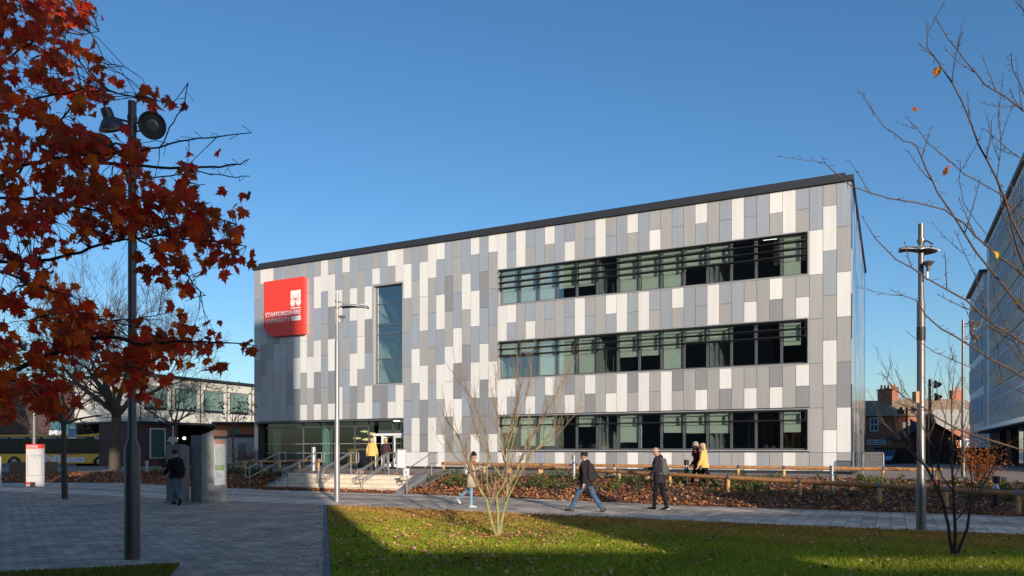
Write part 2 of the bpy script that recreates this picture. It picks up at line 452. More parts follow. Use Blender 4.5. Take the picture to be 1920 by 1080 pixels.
# colours of every panel, top to bottom, read off the photograph. even columns: joints at 1.62+2k; odd: at 2.63+2k
full = {0:'SGWSDWD',1:'GWSGWGWW',2:'SWGGGGG'}
full[2] = 'SWGGGGG'
full[0] = 'SGWGDWG'
strips = {  # n: (top, mid, low, base)
3:('SG','GW','WD','G'),4:('W','G','G','W'),5:('WG','WD','DW','G'),6:('S','G','G','S'),7:('SS','GW','GW','W'),8:('W','S','G','G'),
9:('SS','SG','WD','G'),10:('G','W','G','S'),11:('WS','SS','DW','G'),12:('G','S','G','G'),13:('SS','WG','DG','G'),14:('G','S','W','W'),
15:('GW','SG','GG','G'),16:('S','W','W','G'),17:('WG','SS','DG','W'),18:('S','W','W','G'),19:('GS','WS','GW','D'),20:('W','G','G','W'),
21:('SS','GS','WD','G'),22:('G','W','G','D'),23:('SW','SS','DW','G'),24:('S','G','G','W'),25:('WG','SG','WD','G'),26:('S','G','S','S'),
27:('SG','SW','GW','G'),28:('W','G','S','W'),29:('SS','WS','WS','G'),30:('W','W','W','W')}
full.update({31:'WGSGWDWG',32:'SDSWDDG',33:'WSWSWDWW',34:'SWGDSDG',35:'GGSWDWGG',36:'SDGWWDG',37:'WSWSWGWW',38:'SWGSGSW'[:0]+'WGSGSWG',
39:'GWWGWDDW',40:'SGSWSWW',41:'GWGSGSGW'})
upper = {46:'SWDSW',47:'SGWWGW',48:'SWSWD',49:'WGSGSG',50:'SWSSW',51:'GWDWDW',52:'WSGSG',53:'GWSWDW',54:'SSGWG',55:'GWWWGW',
56:'SSSWD',57:'GWSGDG',58:'SWGGG',59:'SGDSGG',60:'WSDGS',61:'WSGDGG',62:'GSSDG'}
TOPZ = 13.6; BASEZ = .78; ENTZ = 3.62
matidx = {'W':0,'S':1,'G':2,'D':3}
clad = MB(); ctones = []
def panel(n, z0, z1, c, place=F, th=.045, tv=None):
    g = .008
    a = place(n+1 - g/W, -th, z0+g); b = place(n + g/W, -th, z0+g)
    X = b - a; Z = Vector((0,0,z1-z0-2*g)); Yv = place(n, 0, 0) - place(n, -th, 0)
    clad.box(a, X, Yv*.95, Z, matidx[c])
    t = rng.uniform(.95, 1.05) if tv is None else tv
    ctones.extend([t]*6)
def column(n, seq, zlo):
    """full column, joints by parity, clipped at zlo"""
    if n % 2 == 0: js = [13.6, 11.62, 9.62, 7.63, 5.63, 3.62, 1.62, .78]
    else: js = [13.6, 12.63, 10.62, 8.63, 6.63, 4.63, 2.63, 1.62, .78]
    for i in range(len(js)-1):
        z1, z0 = js[i], js[i+1]
        if z1 <= zlo + .05: break
        z0 = max(z0, zlo)
        c = seq[i] if i < len(seq) else seq[-1]
        panel(n, z0, z1, c)
for n, s in full.items(): column(n, s, BASEZ)
for n, (t, m_, l, b) in strips.items():
    for seq, z0, z1 in ((t, 11.64, 13.6), (m_, 7.71, 9.63), (l, 3.66, 5.60)):
        if len(seq) == 1: panel(n, z0, z1, seq)
        else:
            zm = {11.64:12.63, 7.71:8.66, 3.66:4.63}[z0]
            panel(n, zm, z1, seq[0]); panel(n, z0, zm, seq[1])
    panel(n, BASEZ, 1.62, b)
for n, s in upper.items(): column(n, s, ENTZ)
for n, s in {42:'W', 43:'WG', 44:'S', 45:'GW'}.items():
    if len(s) == 1: panel(n, 11.66, 13.6, s)
    else: panel(n, 12.63, 13.6, s[0]); panel(n, 11.66, 12.63, s[1])
for n, s in {42:'WW', 43:'SW', 44:'GG', 45:'DS'}.items():
    if n == 44: panel(n, ENTZ, 5.58, 'D')
    elif n == 42: panel(n, ENTZ, 5.58, 'W')
    else: panel(n, 4.62, 5.58, s[0]); panel(n, ENTZ, 4.62, s[1])
# right end wall, glossy panels
NSIDE = 33; DS = 19.2/NSIDE
def side_place(n, v, z):   # n counts panels into the building; v negative = outward (+u)
    return F(0, 0, z) + UV_IN*(n*DS) + UV_R*(-v)
def spanel(n, z0, z1, c):
    g = .008
    a = side_place(n+g, -.045, z0+g); clad.box(a, UV_IN*(DS-2*g), -UV_R*.043, Vector((0,0,z1-z0-2*g)), c)
    ctones.extend([rng.uniform(.9, 1.1)]*6)
for n in range(NSIDE):
    js = [13.6, 11.62, 9.62, 7.63, 5.63, 3.62, 1.62, .78] if n % 2 else [13.6, 12.63, 10.62, 8.63, 6.63, 4.63, 2.63, .78]
    for i in range(len(js)-1): spanel(n, js[i+1], js[i], rng.choice([4,5,4,5,6]))
for n in range(NSIDE):  # far end and left end walls kept simple but real
    pass
m_gs = mat('side_silver', (.50,.55,.60), .16, .85, tone=True); m_gw = mat('side_white', (.70,.72,.74), .2, .5, tone=True); m_gd = mat('side_dark', (.33,.38,.44), .15, .85, tone=True)
# left end wall and rear wall panels
for n in range(NSIDE):
    for i in range(6):
        z0 = 1.62+2*i; a = F(63,0,z0+.008) + UV_IN*(n*DS+.008)
        clad.box(a, -UV_R*.045, UV_IN*(DS-.016), Vector((0,0,1.984)), rng.choice([0,1,2,3])); ctones.extend([1]*6)
clad.build('cladding', [m_white, m_silver, m_grey, m_dark, m_gs, m_gw, m_gd], bld, tones=ctones)
# structural wall behind panels with openings
back = MB()
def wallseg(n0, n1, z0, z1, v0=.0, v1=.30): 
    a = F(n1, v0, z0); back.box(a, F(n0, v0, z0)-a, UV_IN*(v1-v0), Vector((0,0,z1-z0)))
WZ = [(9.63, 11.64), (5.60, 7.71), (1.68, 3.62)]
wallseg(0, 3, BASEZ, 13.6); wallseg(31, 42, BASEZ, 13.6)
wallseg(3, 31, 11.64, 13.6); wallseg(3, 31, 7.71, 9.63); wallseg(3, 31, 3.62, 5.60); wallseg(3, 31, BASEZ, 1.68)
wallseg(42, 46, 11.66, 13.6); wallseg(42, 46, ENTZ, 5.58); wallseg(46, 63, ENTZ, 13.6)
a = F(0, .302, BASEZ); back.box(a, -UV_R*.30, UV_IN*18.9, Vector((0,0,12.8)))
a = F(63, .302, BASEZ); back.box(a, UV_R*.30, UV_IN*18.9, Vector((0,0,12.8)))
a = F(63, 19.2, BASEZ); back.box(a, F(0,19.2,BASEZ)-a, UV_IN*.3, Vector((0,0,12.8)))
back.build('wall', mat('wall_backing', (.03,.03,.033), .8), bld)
# plinth + brick margin
mb = MB(); a = F(42, -.06, .55); mb.box(a, F(-.1,-.06,.55)-a, UV_IN*.3, Vector((0,0,.215)))
a = F(-.1, .25, .55); mb.box(a, UV_R*.02, UV_IN*18.9, Vector((0,0,.215)))
mb.build('plinth', m_fascia, bld)
# roof edge
rf = MB()
a = F(63.15, -.16, 13.605); rf.box(a, F(-.2,-.16,13.605)-a, UV_IN*.20, Vector((0,0,.235)))
a = F(-.2, -.16, 13.605) + UV_IN*.202; rf.box(a, -UV_R*.28, UV_IN*19.2, Vector((0,0,.235)))
a = F(63.15, .042, 13.605); rf.box(a, UV_R*.28, UV_IN*19.2, Vector((0,0,.235)))
a = F(62.6, .10, 13.843); rf.box(a, F(.4,.10,13.843)-a, UV_IN*18.6, Vector((0,0,.21)))
a = F(62.9, .045, 13.55); rf.box(a, F(.1,.045,13.55)-a, UV_IN*19.0, Vector((0,0,.10)))
a = F(63.15, -.175, 13.60); rf.box(a, F(-.2,-.175,13.60)-a, UV_IN*.015, Vector((0,0,.03)))
rf.build('roof', m_fascia, bld)
# floor slabs, rooms behind the glazing
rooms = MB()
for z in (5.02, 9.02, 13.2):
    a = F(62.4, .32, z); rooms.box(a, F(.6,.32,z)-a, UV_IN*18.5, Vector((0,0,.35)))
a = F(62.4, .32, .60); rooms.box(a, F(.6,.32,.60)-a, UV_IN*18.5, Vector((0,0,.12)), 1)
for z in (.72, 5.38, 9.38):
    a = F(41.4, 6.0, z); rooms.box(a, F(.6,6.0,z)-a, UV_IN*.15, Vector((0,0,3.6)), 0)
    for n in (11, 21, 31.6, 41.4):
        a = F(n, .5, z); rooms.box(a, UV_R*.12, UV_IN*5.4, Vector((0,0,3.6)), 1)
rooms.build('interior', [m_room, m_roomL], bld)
for n, z, v in ((24.3,4.75,1.6),(26.1,12.25,1.4),(23.7,12.35,2.2),(7.5,12.3,1.3),(5.9,12.0,1.9),(6.2,8.4,1.5),(8.8,8.5,2.4),(17,8.6,3),(13.2,12.4,2.6),(8.6,12.6,3.2)):
    sl_ = MB(); a = F(n+1.1, v, z-.02); sl_.box(a, F(n,v,z-.02)-a, UV_IN*.10, Vector((0,0,.05))); sl_.build('ceiling_light', m_strip, bld)

# ---- ribbon windows
fr = .055
BL = {  # blind drop fraction per bay, right to left, 0 none
0:[1.0,0,0,.5,.5,1,1,1,0,.72,.72,1,1,1],
1:[.58,0,0,.33,.33,1,.62,.62,0,1,1,1,.3,.35],
2:[.58,0,0,.58,.58,.55,0,.82,0,.35,0,.92,.92,.5]}
for row, (z0, z1) in enumerate(WZ):
    # lining of the opening: light reveal at the left, metal sill, head
    lin = MB(); 
    a = F(31, -.05, z0); lin.box(a, F(30.86,-.05,z0)-a, UV_IN*.35, Vector((0,0,z1-z0)))
    a = F(3.12, -.05, z0); lin.box(a, F(3,-.05,z0)-a, UV_IN*.35, Vector((0,0,z1-z0)))
    a = F(30.86, -.075, z0); lin.box(a, F(3.12,-.075,z0)-a, UV_IN*.37, Vector((0,0,.05)))
    a = F(30.86, -.06, z1-.04); lin.box(a, F(3.12,-.06,z1-.04)-a, UV_IN*.35, Vector((0,0,.04)))
    lin.build('window_surround', m_reveal, bld)
    for k in range(14):
        nr, nl = 3.14 + k*27.7/14, 3.14 + (k+1)*27.7/14 - .004
        f = MB(); zb, zt = z0+.06, z1-.05; v = .13
        def bar(n0, n1, za, zc, d=.07, vv=v):
            a = F(n1, vv, za); f.box(a, F(n0,vv,za)-a, UV_IN*d, Vector((0,0,zc-za)))
        bar(nr, nr+.10, zb, zt); bar(nl-.10, nl, zb, zt)
        bar(nr+.10, nl-.10, zb, zb+.07); bar(nr+.10, nl-.10, zt-.06, zt)
        if row == 2 and k in (8,): bar((nr+nl)/2-.04, (nr+nl)/2+.04, zb+.07, zt-.06)
        wnd = f.build('window', m_frame, bld)
        p = MB(); a = F(nl-.10, v+.03, zb+.07); p.box(a, F(nr+.10,v+.03,zb+.07)-a, UV_IN*.012, Vector((0,0,zt-zb-.13)))
        p.build('pane', m_glass, wnd)
        b = BL[row][k]
        if b > 0:
            q = MB(); zbot = lerp(zt-.03, zb+.09, b) + rng.uniform(-.02,.02)*(b < 1)
            e0, e1 = nr+.14, nl-.14
            if k == 0: e0 = nr+.55
            a = F(e1, v+.13, zbot); q.box(a, F(e0,v+.13,zbot)-a, UV_IN*.012, Vector((0,0,zt-.02-zbot)))
            q.build('blind', m_blind, wnd)
    lv = MB(); zs = {0:(11.50,11.17,10.84,10.53), 1:(7.57,7.22,6.88), 2:(3.50,3.08)}[row]
    for z in zs:
        th = .032 if z != zs[0] else .05
        a = F(30.75, -.24, z); lv.box(a, F(3.2,-.24,z)-a, UV_IN*.16 + Vector((0,0,-.05)), Vector((0,0,th)))
    for k in range(0, 15):
        n = 3.3 + k*27.3/14
        a = F(n, -.16, zs[-1]-.03); lv.box(a, UV_R*.03, UV_IN*.14, Vector((0,0,zs[0]-zs[-1]+.04)))
        for z in zs:
            a = F(n, -.10, z-.06); lv.box(a, UV_R*.025, UV_IN*.22, Vector((0,0,.04)))
    lv.build('louvre', m_blade, bld)
# ---- tall stair window
f = MB()
def tb(n0, n1, za, zc, v=.16, d=.08):
    a = F(n1, v, za); f.box(a, F(n0,v,za)-a, UV_IN*d, Vector((0,0,zc-za)))
tb(42.15,42.3,5.68,11.56); tb(45.6,45.8,5.68,11.56); tb(42.3,45.6,5.68,5.75); tb(42.3,45.6,11.49,11.56)
for z in (7.15, 8.62, 9.15+.0, 10.45): tb(42.3,45.6,z,z+.05)
tw = f.build('stair_window', m_frame, bld)
p = MB(); a = F(45.6,.19,5.75); p.box(a, F(42.3,.19,5.75)-a, UV_IN*.012, Vector((0,0,5.74))); p.build('pane', m_glass, tw)
lin = MB(); a = F(46,-.05,5.58); lin.box(a, F(45.8,-.05,5.58)-a, UV_IN*.4, Vector((0,0,6.08)))
a = F(42.15,-.05,5.58); lin.box(a, F(42,-.05,5.58)-a, UV_IN*.4, Vector((0,0,6.08)))
a = F(45.8,-.06,5.58); lin.box(a, F(42.15,-.06,5.58)-a, UV_IN*.4, Vector((0,0,.1)))
a = F(45.8,-.06,11.56); lin.box(a, F(42.15,-.06,11.56)-a, UV_IN*.4, Vector((0,0,.1)))
lin.build('window_surround', m_reveal, bld)
st = MB(); m_stair = mat('stair_white', (.42,.46,.44), .8)
a = F(46.6,.5,5.4); st.box(a, UV_R*.1, UV_IN*4, Vector((0,0,7.6)), 0)
a = F(46.6,3.4,5.4); st.box(a, F(41.5,3.4,5.4)-a, UV_IN*.1, Vector((0,0,7.6)), 1)
for z in (5.75, 7.6, 9.5):
    a = F(46.3, 1.2, z+1.4); b_ = F(44.2, 1.2, z)
    st.prism([a, b_, b_+Vector((0,0,.28)), a+Vector((0,0,.28))], UV_IN*1.1, 2)
    st.tube([a+Vector((0,0,1.1)), b_+Vector((0,0,1.1))], .03, 6, mi=2)
a = F(46.3,.6,8.6); st.box(a, F(42.2,.6,8.6)-a, UV_IN*3, Vector((0,0,.55)), 2)
st.build('staircase', [m_stair, mat('stair_back', (.03,.05,.08), .8), mat('stair_string', (.04,.05,.06), .6)], bld)
# ---- entrance glazing
SB = .55     # set back
ent = MB()
def eb(n0, n1, za, zc, v=SB, d=.10, mi=0):
    a = F(n1, v, za); ent.box(a, F(n0,v,za)-a, UV_IN*d, Vector((0,0,zc-za)), mi)
eb(42, 62.8, 3.50, 3.60, SB-.62, .9); 
for n in (42.05, 44.05, 47.25, 49.15, 52.4, 56.5): eb(n, n+.11, .72, 3.5)
eb(47.25, 62.7, 3.18, 3.25); eb(47.25, 62.7, .66, .78); eb(42.1, 46.0, 2.62, 2.95)
eb(42, 62.8, .60, .72, -.2, .9)
sg = ent.build('entrance_frame', m_frame, bld)
for n0, n1 in ((46.6,47.25),(47.36,49.15),(49.26,52.4),(52.51,56.5),(56.61,62.7)):
    p = MB(); a = F(n1, SB+.04, .78); p.box(a, F(n0,SB+.04,.78)-a, UV_IN*.012, Vector((0,0,2.72))); p.build('glazing', m_glassL, bld)
p = MB(); a = F(46.0, SB+.04, 2.95); p.box(a, F(42.16,SB+.04,2.95)-a, UV_IN*.012, Vector((0,0,.55))); p.build('glazing', m_glassL, bld)
p = MB(); a = F(62.7, SB+.05, .78); p.box(a, UV_R*.012, UV_IN*6, Vector((0,0,2.75))); p.build('glazing', m_glassL, bld)
# manifestation dots on the glass
d = MB()
for z in (1.52, 2.12):
    n = 42.4
    while n < 62.4:
        if not (43.6 < n < 47.3 and z < 2): 
            a = F(n, SB+.036, z); d.box(a, F(n-.07,SB+.036,z)-a, UV_IN*.003, Vector((0,0,.04)))
        n += .22
d.build('glass_marking', m_swhite, bld)
# doors: white sliding leaves, one open at an angle
m_dw = mat('door_white', (.80,.80,.78), .4)
def door(n0, n1, z0, z1, v, tilt=0):
    q = MB(); a = F(n1, v, z0); b_ = F(n0, v+tilt, z0); X = b_-a; e = X.normalized()*.10; N_ = UV_IN*.05
    q.box(a, e, N_, Vector((0,0,z1-z0))); q.box(b_-e, e, N_, Vector((0,0,z1-z0)))
    q.box(a+e, X-e*2, N_, Vector((0,0,.18))); q.box(a+e+Vector((0,0,z1-z0-.12)), X-e*2, N_, Vector((0,0,.12)))
    dd = q.build('door', m_dw, bld)
    p = MB(); p.box(a+e+N_*.4+Vector((0,0,.18)), X-e*2, N_*.2, Vector((0,0,z1-z0-.30))); p.build('pane', m_glassL, dd)
    h = MB(); h.tube([a+e*.5-N_*1.2+Vector((0,0,.95)), a+e*.5-N_*1.2+Vector((0,0,1.35))], .018, 8); h.build('handle', m_steel, dd)
door(42.2, 44.0, .73, 2.60, SB+.02); door(44.2, 45.5, .73, 2.60, SB-.05, .9); door(45.3, 46.5, .73, 2.60, SB+.6, -.5)
q = MB(); a = F(46.6, SB-.08, 2.60); q.box(a, F(42.1,SB-.08,2.60)-a, UV_IN*.25, Vector((0,0,.14))); 
a = F(46.6, SB-.02, .73); q.box(a, F(46.45,SB-.02,.73)-a, UV_IN*.15, Vector((0,0,1.87))); q.build('door_frame', m_dw, bld)
# lobby behind
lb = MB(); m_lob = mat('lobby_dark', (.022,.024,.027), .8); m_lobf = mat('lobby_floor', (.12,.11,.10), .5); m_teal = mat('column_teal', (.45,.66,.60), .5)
m_yel = mat('lobby_yellow', (.75,.45,.05), .6); m_warm = mat('lobby_lamp', (.9,.6,.2), .5, emit=(1,.72,.3), emit_s=1.6)
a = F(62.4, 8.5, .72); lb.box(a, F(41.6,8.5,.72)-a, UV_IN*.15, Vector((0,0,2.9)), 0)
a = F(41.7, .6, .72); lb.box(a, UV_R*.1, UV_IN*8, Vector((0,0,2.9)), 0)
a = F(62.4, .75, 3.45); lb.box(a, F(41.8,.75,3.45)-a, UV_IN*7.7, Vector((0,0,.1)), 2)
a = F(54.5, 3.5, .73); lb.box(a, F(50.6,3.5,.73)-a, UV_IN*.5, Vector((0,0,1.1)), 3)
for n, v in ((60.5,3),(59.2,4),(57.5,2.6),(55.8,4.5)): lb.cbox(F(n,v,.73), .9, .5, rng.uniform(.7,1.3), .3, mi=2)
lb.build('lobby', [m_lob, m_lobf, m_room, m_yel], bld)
for n in (53.8, 61.2):
    c = MB(); c.lathe(F(n, .98, .73), [(.27,0),(.27,2.75)], 20); o = c.build('column', m_teal, bld); smooth_by(o)
c = MB()
for n, v, z in ((51.2,3.0,2.9),(50.7,3.6,2.7),(51.8,4.1,2.8),(50.4,2.6,2.35),(51.4,3.4,2.4),(52.0,2.8,2.45)):
    c.lathe(F(n,v,z), [(.02,0),(.26,.03),(.28,.08),(.05,.13)], 14)
c.build('pendant_light', m_warm, bld)
c = MB(); a = F(43.6, .2, 3.44); c.box(a, F(43.0,.2,3.44)-a, UV_IN*.2, Vector((0,0,.05))); c.build('soffit_light', m_strip, bld)

# ================================================================ red sign
sgn = thing('university_sign', 'red box sign with white lettering and knot emblem high on the panelled facade', 'sign', F(58,-.2,9.03))
s = MB(); t0, t1 = -.34, -.048; Z0, Z1 = 9.05, 12.66; nR, nL = 55.0, 60.95
poly = [F(nR,t1,Z0), F(nL-1.15,t1,Z0), F(nL,t1,Z0+.62), F(nL,t1,Z1), F(nR,t1,Z1)]
s.prism(poly, UV_IN*(t0-t1)); s.build('panel', m_red, sgn)
Wd = (nL-nR)*W
def sp(x, y): return F(nL, t0-.004, Z0) + UV_R*(x*Wd) + Vector((0,0,y*(Z1-Z0)))
def fromz(zx, zy):  # from the enlarged crop of the photograph
    x = (zx-150)/(540-150); top = 382 - 55*x; bot = 925 - 20*x if x > .2 else 925
    return x, 1-(zy-top)/(905+8*(1-x)-top)
q = MB()
def pl(x0, x1, y0, y1, mb_, d=.012, back=0): mb_.box(sp(x0, y0)-UV_IN*back, UV_R*((x1-x0)*Wd), -UV_IN*d, Vector((0,0,(y1-y0)*(Z1-Z0))))
pl(.685, .93, .635, .775, q); pl(.685, .93, .455, .475, q)
qb = MB(); pl(.70, .93, .246, .325, qb); qb.build('white_bar', m_swhite, sgn)
# knot emblem: three white discs with red loops
def disc(x, y, r, n=22, d=.014, m_=0, ry=None):
    c = sp(x, y); ry = ry or r
    q.prism([c + UV_R*(math.cos(2*math.pi*k/n)*r) + Vector((0,0,math.sin(2*math.pi*k/n)*ry)) for k in range(n)], -UV_IN*d, m_)
disc(.742, .568, .215, ry=.27); disc(.872, .568, .215, ry=.27)
def ring(x, y, r, th, a0, a1, n=20, ry=None):
    ry = ry or r
    for k in range(n):
        A = a0+(a1-a0)*k/n; B = a0+(a1-a0)*(k+1)/n; c = sp(x, y)-UV_IN*.016
        pt = lambda a, rr: c + UV_R*(math.cos(a)*rr) + Vector((0,0,math.sin(a)*rr*(ry/r)))
        q.prism([pt(A,r), pt(B,r), pt(B,r-th), pt(A,r-th)], -UV_IN*.007, 1)
ring(.807, .575, .30, .032, -math.pi*.02, math.pi*1.02, ry=.24)
def strip(x0, y0, x1, y1, w_=.03):
    a, b = sp(x0, y0)-UV_IN*.016, sp(x1, y1)-UV_IN*.016; n_ = (b-a).cross(UV_IN).normalized()*w_/2
    q.prism([a-n_, b-n_, b+n_, a+n_], -UV_IN*.007, 1)
strip(.735, .70, .80, .55); strip(.80, .55, .86, .505); strip(.88, .70, .815, .55); strip(.815, .55, .755, .505)
q.build('emblem', [m_swhite, m_red], sgn)
q = MB(); text_mb(q, 'STAFFORDSHIRE', sp(.045, .352), UV_R, Vector((0,0,1)), .89*Wd, .083*(Z1-Z0), .012, bold=.012)
text_mb(q, 'UNIVERSITY', sp(.045, .246), UV_R, Vector((0,0,1)), .625*Wd, .080*(Z1-Z0), .012)
q.build('lettering', m_swhite, sgn)

# ================================================================ unseen block added behind the camera to cast the long shadows
nb = thing('unseen_shade_block', 'unseen dark block added behind the camera to shade the lawn and darken the window bays', 'building', (0,-20,0))
m_caster = mat('shade_block_dark', (.06,.045,.04), .9, var=.3)
s = MB()
YC = -20.0
def sh(x0a, x0b, h0, h1, y0=YC, d=.4):   # given in sun-aligned x (where the edge of shade crosses Y=0)
    xa, xb = x0a - SUN_SLOPE*y0, x0b - SUN_SLOPE*y0
    s.box((xa, y0-d, h0), (xb-xa, 0, 0), (0, d, 0), (0, 0, h1-h0))
sh(-30, -11.3, -.3, 25.6); sh(-11.3,-10.0,-.3,13.3,d=.4); sh(-11.3,-10.0,19.2,25.6,d=.4); sh(-10.0, -1.68, -.3, 25.6); sh(-1.68,-1.16,-.3,10.95,d=.4); sh(-1.68,-1.16,13.1,25.6,d=.4); sh(-1.16, 2.15, -.3, 26.9, d=.4)  # openings shaped to let sun reach the map poster and the white board
sh(2.15, 6.8, -.3, 7.93)
sh(6.8, 8.2, -.3, 9.72); sh(8.2, 13.2, -.3, 7.50, d=.4); sh(8.2,13.2,7.74,9.72, d=.4); sh(13.2, 14.8, -.3, 9.77); sh(14.8, 26, -.3, 11.3)  # slot left open to light a strip of the right lawn
sh(26, 34, -.3, 9.2)
s.box((-62,-27,-.3), (40,0,0), (0,12,0), (0,0,44))  # tall slab added to darken reflections in the right window bays
s.build('wall', m_caster, nb)  # added shade caster, not a wall of the campus
# ================================================================ lamps
def wing_lamp(name, base, label, r0, r1, r2, h, hcol, hmid, wing_dir, wz, wing_len, wing_w, mats, one_side=True, bands=None, drop=.10):
    t = thing('street_lamp', label, 'street lamp', base)
    b = Vector(base)
    s = MB(); s.lathe(b, [(r0,0),(r0,hcol-.05),(r1,hcol+.03),(r1,hmid-.04),(r2,hmid+.03),(r2,h)], 20)
    smooth_by(s.build('pole', mats[0], t), 35)
    s = MB(); s.lathe(b+Vector((0,0,-.0)), [(r0+.025,.0),(r0+.02,.02)], 20); s.build('base_ring', mats[0], t)
    wd = Vector(wing_dir).normalized(); side = Vector((-wd.y, wd.x, 0))
    s = MB(); top = b + Vector((0,0,wz))
    s.tube([top+Vector((0,0,.22)), top+wd*.16+Vector((0,0,.16)), top+wd*.30+Vector((0,0,.06))], .018, 8)
    s.tube([top+Vector((0,0,.02))-wd*.09, top+wd*.30+Vector((0,0,.02))], .018, 8)
    s.lathe(top+Vector((0,0,.17)), [(r2+.022,0),(r2+.022,.07)], 14); s.lathe(top+Vector((0,0,-.02)), [(r2+.022,0),(r2+.022,.05)], 14)
    s.build('bracket', mats[0], t)
    s = MB(); L0 = .12 if one_side else -wing_len*.5; n = 12; m_ = 6
    for lay, dz in ((0, 0), (1, -.035)):
        for i in range(n+1):
            tt = i/n; x = L0 + wing_len*tt; z = .05 + .055*math.sin(tt*math.pi*.9+.3) - .03*tt + dz
            wv = wing_w*(.55+.45*math.sin(math.pi*min(1, tt*1.15+.12)))*.5
            for j in range(m_+1):
                y = lerp(-wv, wv, j/m_); q = top + wd*x + side*y + Vector((0,0,z - drop*(abs(j/m_*2-1)**2)*wing_w))
                s.v.append(tuple(q))
    N_ = (n+1)*(m_+1)
    for i in range(n):
        for j in range(m_):
            a = i*(m_+1)+j; s.f.append([a, a+m_+1, a+m_+2, a+1]); s.f.append([N_+a, N_+a+1, N_+a+m_+2, N_+a+m_+1]); s.mi += [0, 1]
    for i in range(n):
        for j in (0, m_):
            a = i*(m_+1)+j; s.f.append([a, a+m_+1, N_+a+m_+1, N_+a]); s.mi.append(0)
    for j in range(m_):
        for i in (0, n):
            a = i*(m_+1)+j; s.f.append([a, a+1, N_+a+1, N_+a]); s.mi.append(0)
    s.build('lamp_head', [m_lampw, m_lampu], t, smooth=True)
    s = MB(); c = top + wd*(r2+.13) - Vector((0,0,.36))
    s.lathe(c, [(.03,-.12),(.05,-.02),(.11,.05),(.12,.07),(.02,.10)], 12); s.tube([top-Vector((0,0,.30)), c+Vector((0,0,.04))], .016, 6)
    s.cbox(c + Vector((0,0,-.30)) - wd*.03, .035, .035, .2); s.build('sensor', mats[0], t)
    if bands:
        for z0, z1 in bands:
            s = MB(); rr = r1 if z0 > hcol else r0
            s.lathe(b+Vector((0,0,z0)), [(rr+.006,0),(rr+.006,z1-z0)], 20); smooth_by(s.build('band', m_black, t), 35)
    return t
m_lampw = mat('lamp_wing', (.62,.60,.56), .35, .5); m_lampu = mat('lamp_under', (.16,.12,.10), .5)
wing_lamp('a', G(632,941), 'tall silver lamp post with a curved wing head at the lawn corner before the steps', .093,.075,.048, 6.95, 1.90, 5.35, (1,-.15,0), 6.45, .95, .42, (m_steel,))
r_lamp = wing_lamp('b', G(1727,994), 'tall silver lamp post with double winged head beside the timber rail on the right', .098,.082,.058, 6.55, 1.05, 4.90, (.30,-1,0), 5.98, .50, .95, (m_lamp,), one_side=False, bands=[(4.05,4.34)], drop=.05)
s = MB(); bp = G(1727,994); s.box(bp+Vector((-.16,-.10,2.72)), (.07,0,0), (0,.16,0), (0,0,.24)); tag(s.build('small_plate', mat('plate_orange', (.50,.22,.08), .5)), 'small brown plate strapped to the winged lamp post on the right', 'sign')
def flood_lamp(name, base, label, h, r0, r1, hcol, floods, m, scale=1.0):
    t = thing('flood_lamp', label, 'lamp post', base); b = Vector(base)
    s = MB()
    prof = [(r0,0),(r0,hcol-.04),(r1,hcol+.10),(r1,h)] if hcol else [(r0,0),(r1,h)]
    s.lathe(b, prof, 22); smooth_by(s.build('pole', m, t), 35)
    for (dx, dy, z, ax) in floods:
        ax = Vector(ax).normalized(); c = b + Vector((dx, dy, z)); k = scale
        s = MB(); s.lathe(c, [(.075*k,-.24*k),(.085*k,-.20*k),(.085*k,-.10*k),(.13*k,-.06*k),(.20*k,.04*k),(.21*k,.06*k),(.21*k,.075*k),(.185*k,.075*k),(.15*k,.02*k),(.06*k,-.02*k)], 20, axis=ax)
        fo = smooth_by(s.build('floodlight', m, t), 40)
        s = MB(); s.lathe(c, [(.175*k,.04*k),(.175*k,.055*k)], 20, axis=ax); s.build('lens', m_lens, fo)
        s = MB(); s.lathe(c, [(.09*k,.056*k),(.07*k,.068*k),(.03*k,.07*k)], 14, axis=ax); s.build('bulb', m_steel, fo)
        s = MB(); pt = b + Vector((0,0,z+.05)); s.tube([pt, pt.lerp(c, .55)+Vector((0,0,.06)), c - ax*.12*k], .018*k, 6); s.tube([pt-Vector((0,0,.14)), c - ax*.05*k], .014*k, 6); s.build('arm', m, t)
    s = MB()
    for z in (h-.28, h-.42): s = MB(); s.lathe(b+Vector((0,0,z)), [(r1+.012,0),(r1+.012,.05)], 20); s.build('clamp', m, t)
    return t
m_lens = mat('lamp_lens', (.10,.10,.11), .25, spec=.8)
flood_lamp('c', G(248,1048), 'dark grey lamp post with three round floodlights in front of the red maple', 7.18, .115, .062, 1.78,
    [(-.30,-.05,6.80,(.25,.3,-1)), (.36,-.05,6.78,(.12,-.95,-.35)), (-.42,-.10,6.42,(.15,-.9,-.4))], m_lampd)
flood_lamp('d', P(1806,30,z=.30), 'pale lamp post with two round floodlights before the office block on the right', 6.7, .085, .05, 0, [(.30,-.2,6.45,(.3,-.6,-.8)), (.38,-.2,5.95,(.4,-.5,-.8))], m_lamp)
flood_lamp('e', P(1743,53,z=.30), 'black lamp post with two floodlights rising over the brick house roofs', 6.5, .11, .085, 0, [(.42,-.2,6.1,(.2,-.6,-.8)), (.46,-.2,5.2,(.3,-.5,-.8))], m_black, 1.35)
flood_lamp('f', P(1700,84,z=.30), 'distant black lamp post with three floodlights before the red brick house', 6.3, .12, .10, 0, [(.7,-.2,6.0,(.4,-.5,-.8)), (.6,-.2,4.5,(.3,-.5,-.8)), (-.8,-.2,5.9,(-.4,-.5,-.8))], m_black, 1.9)
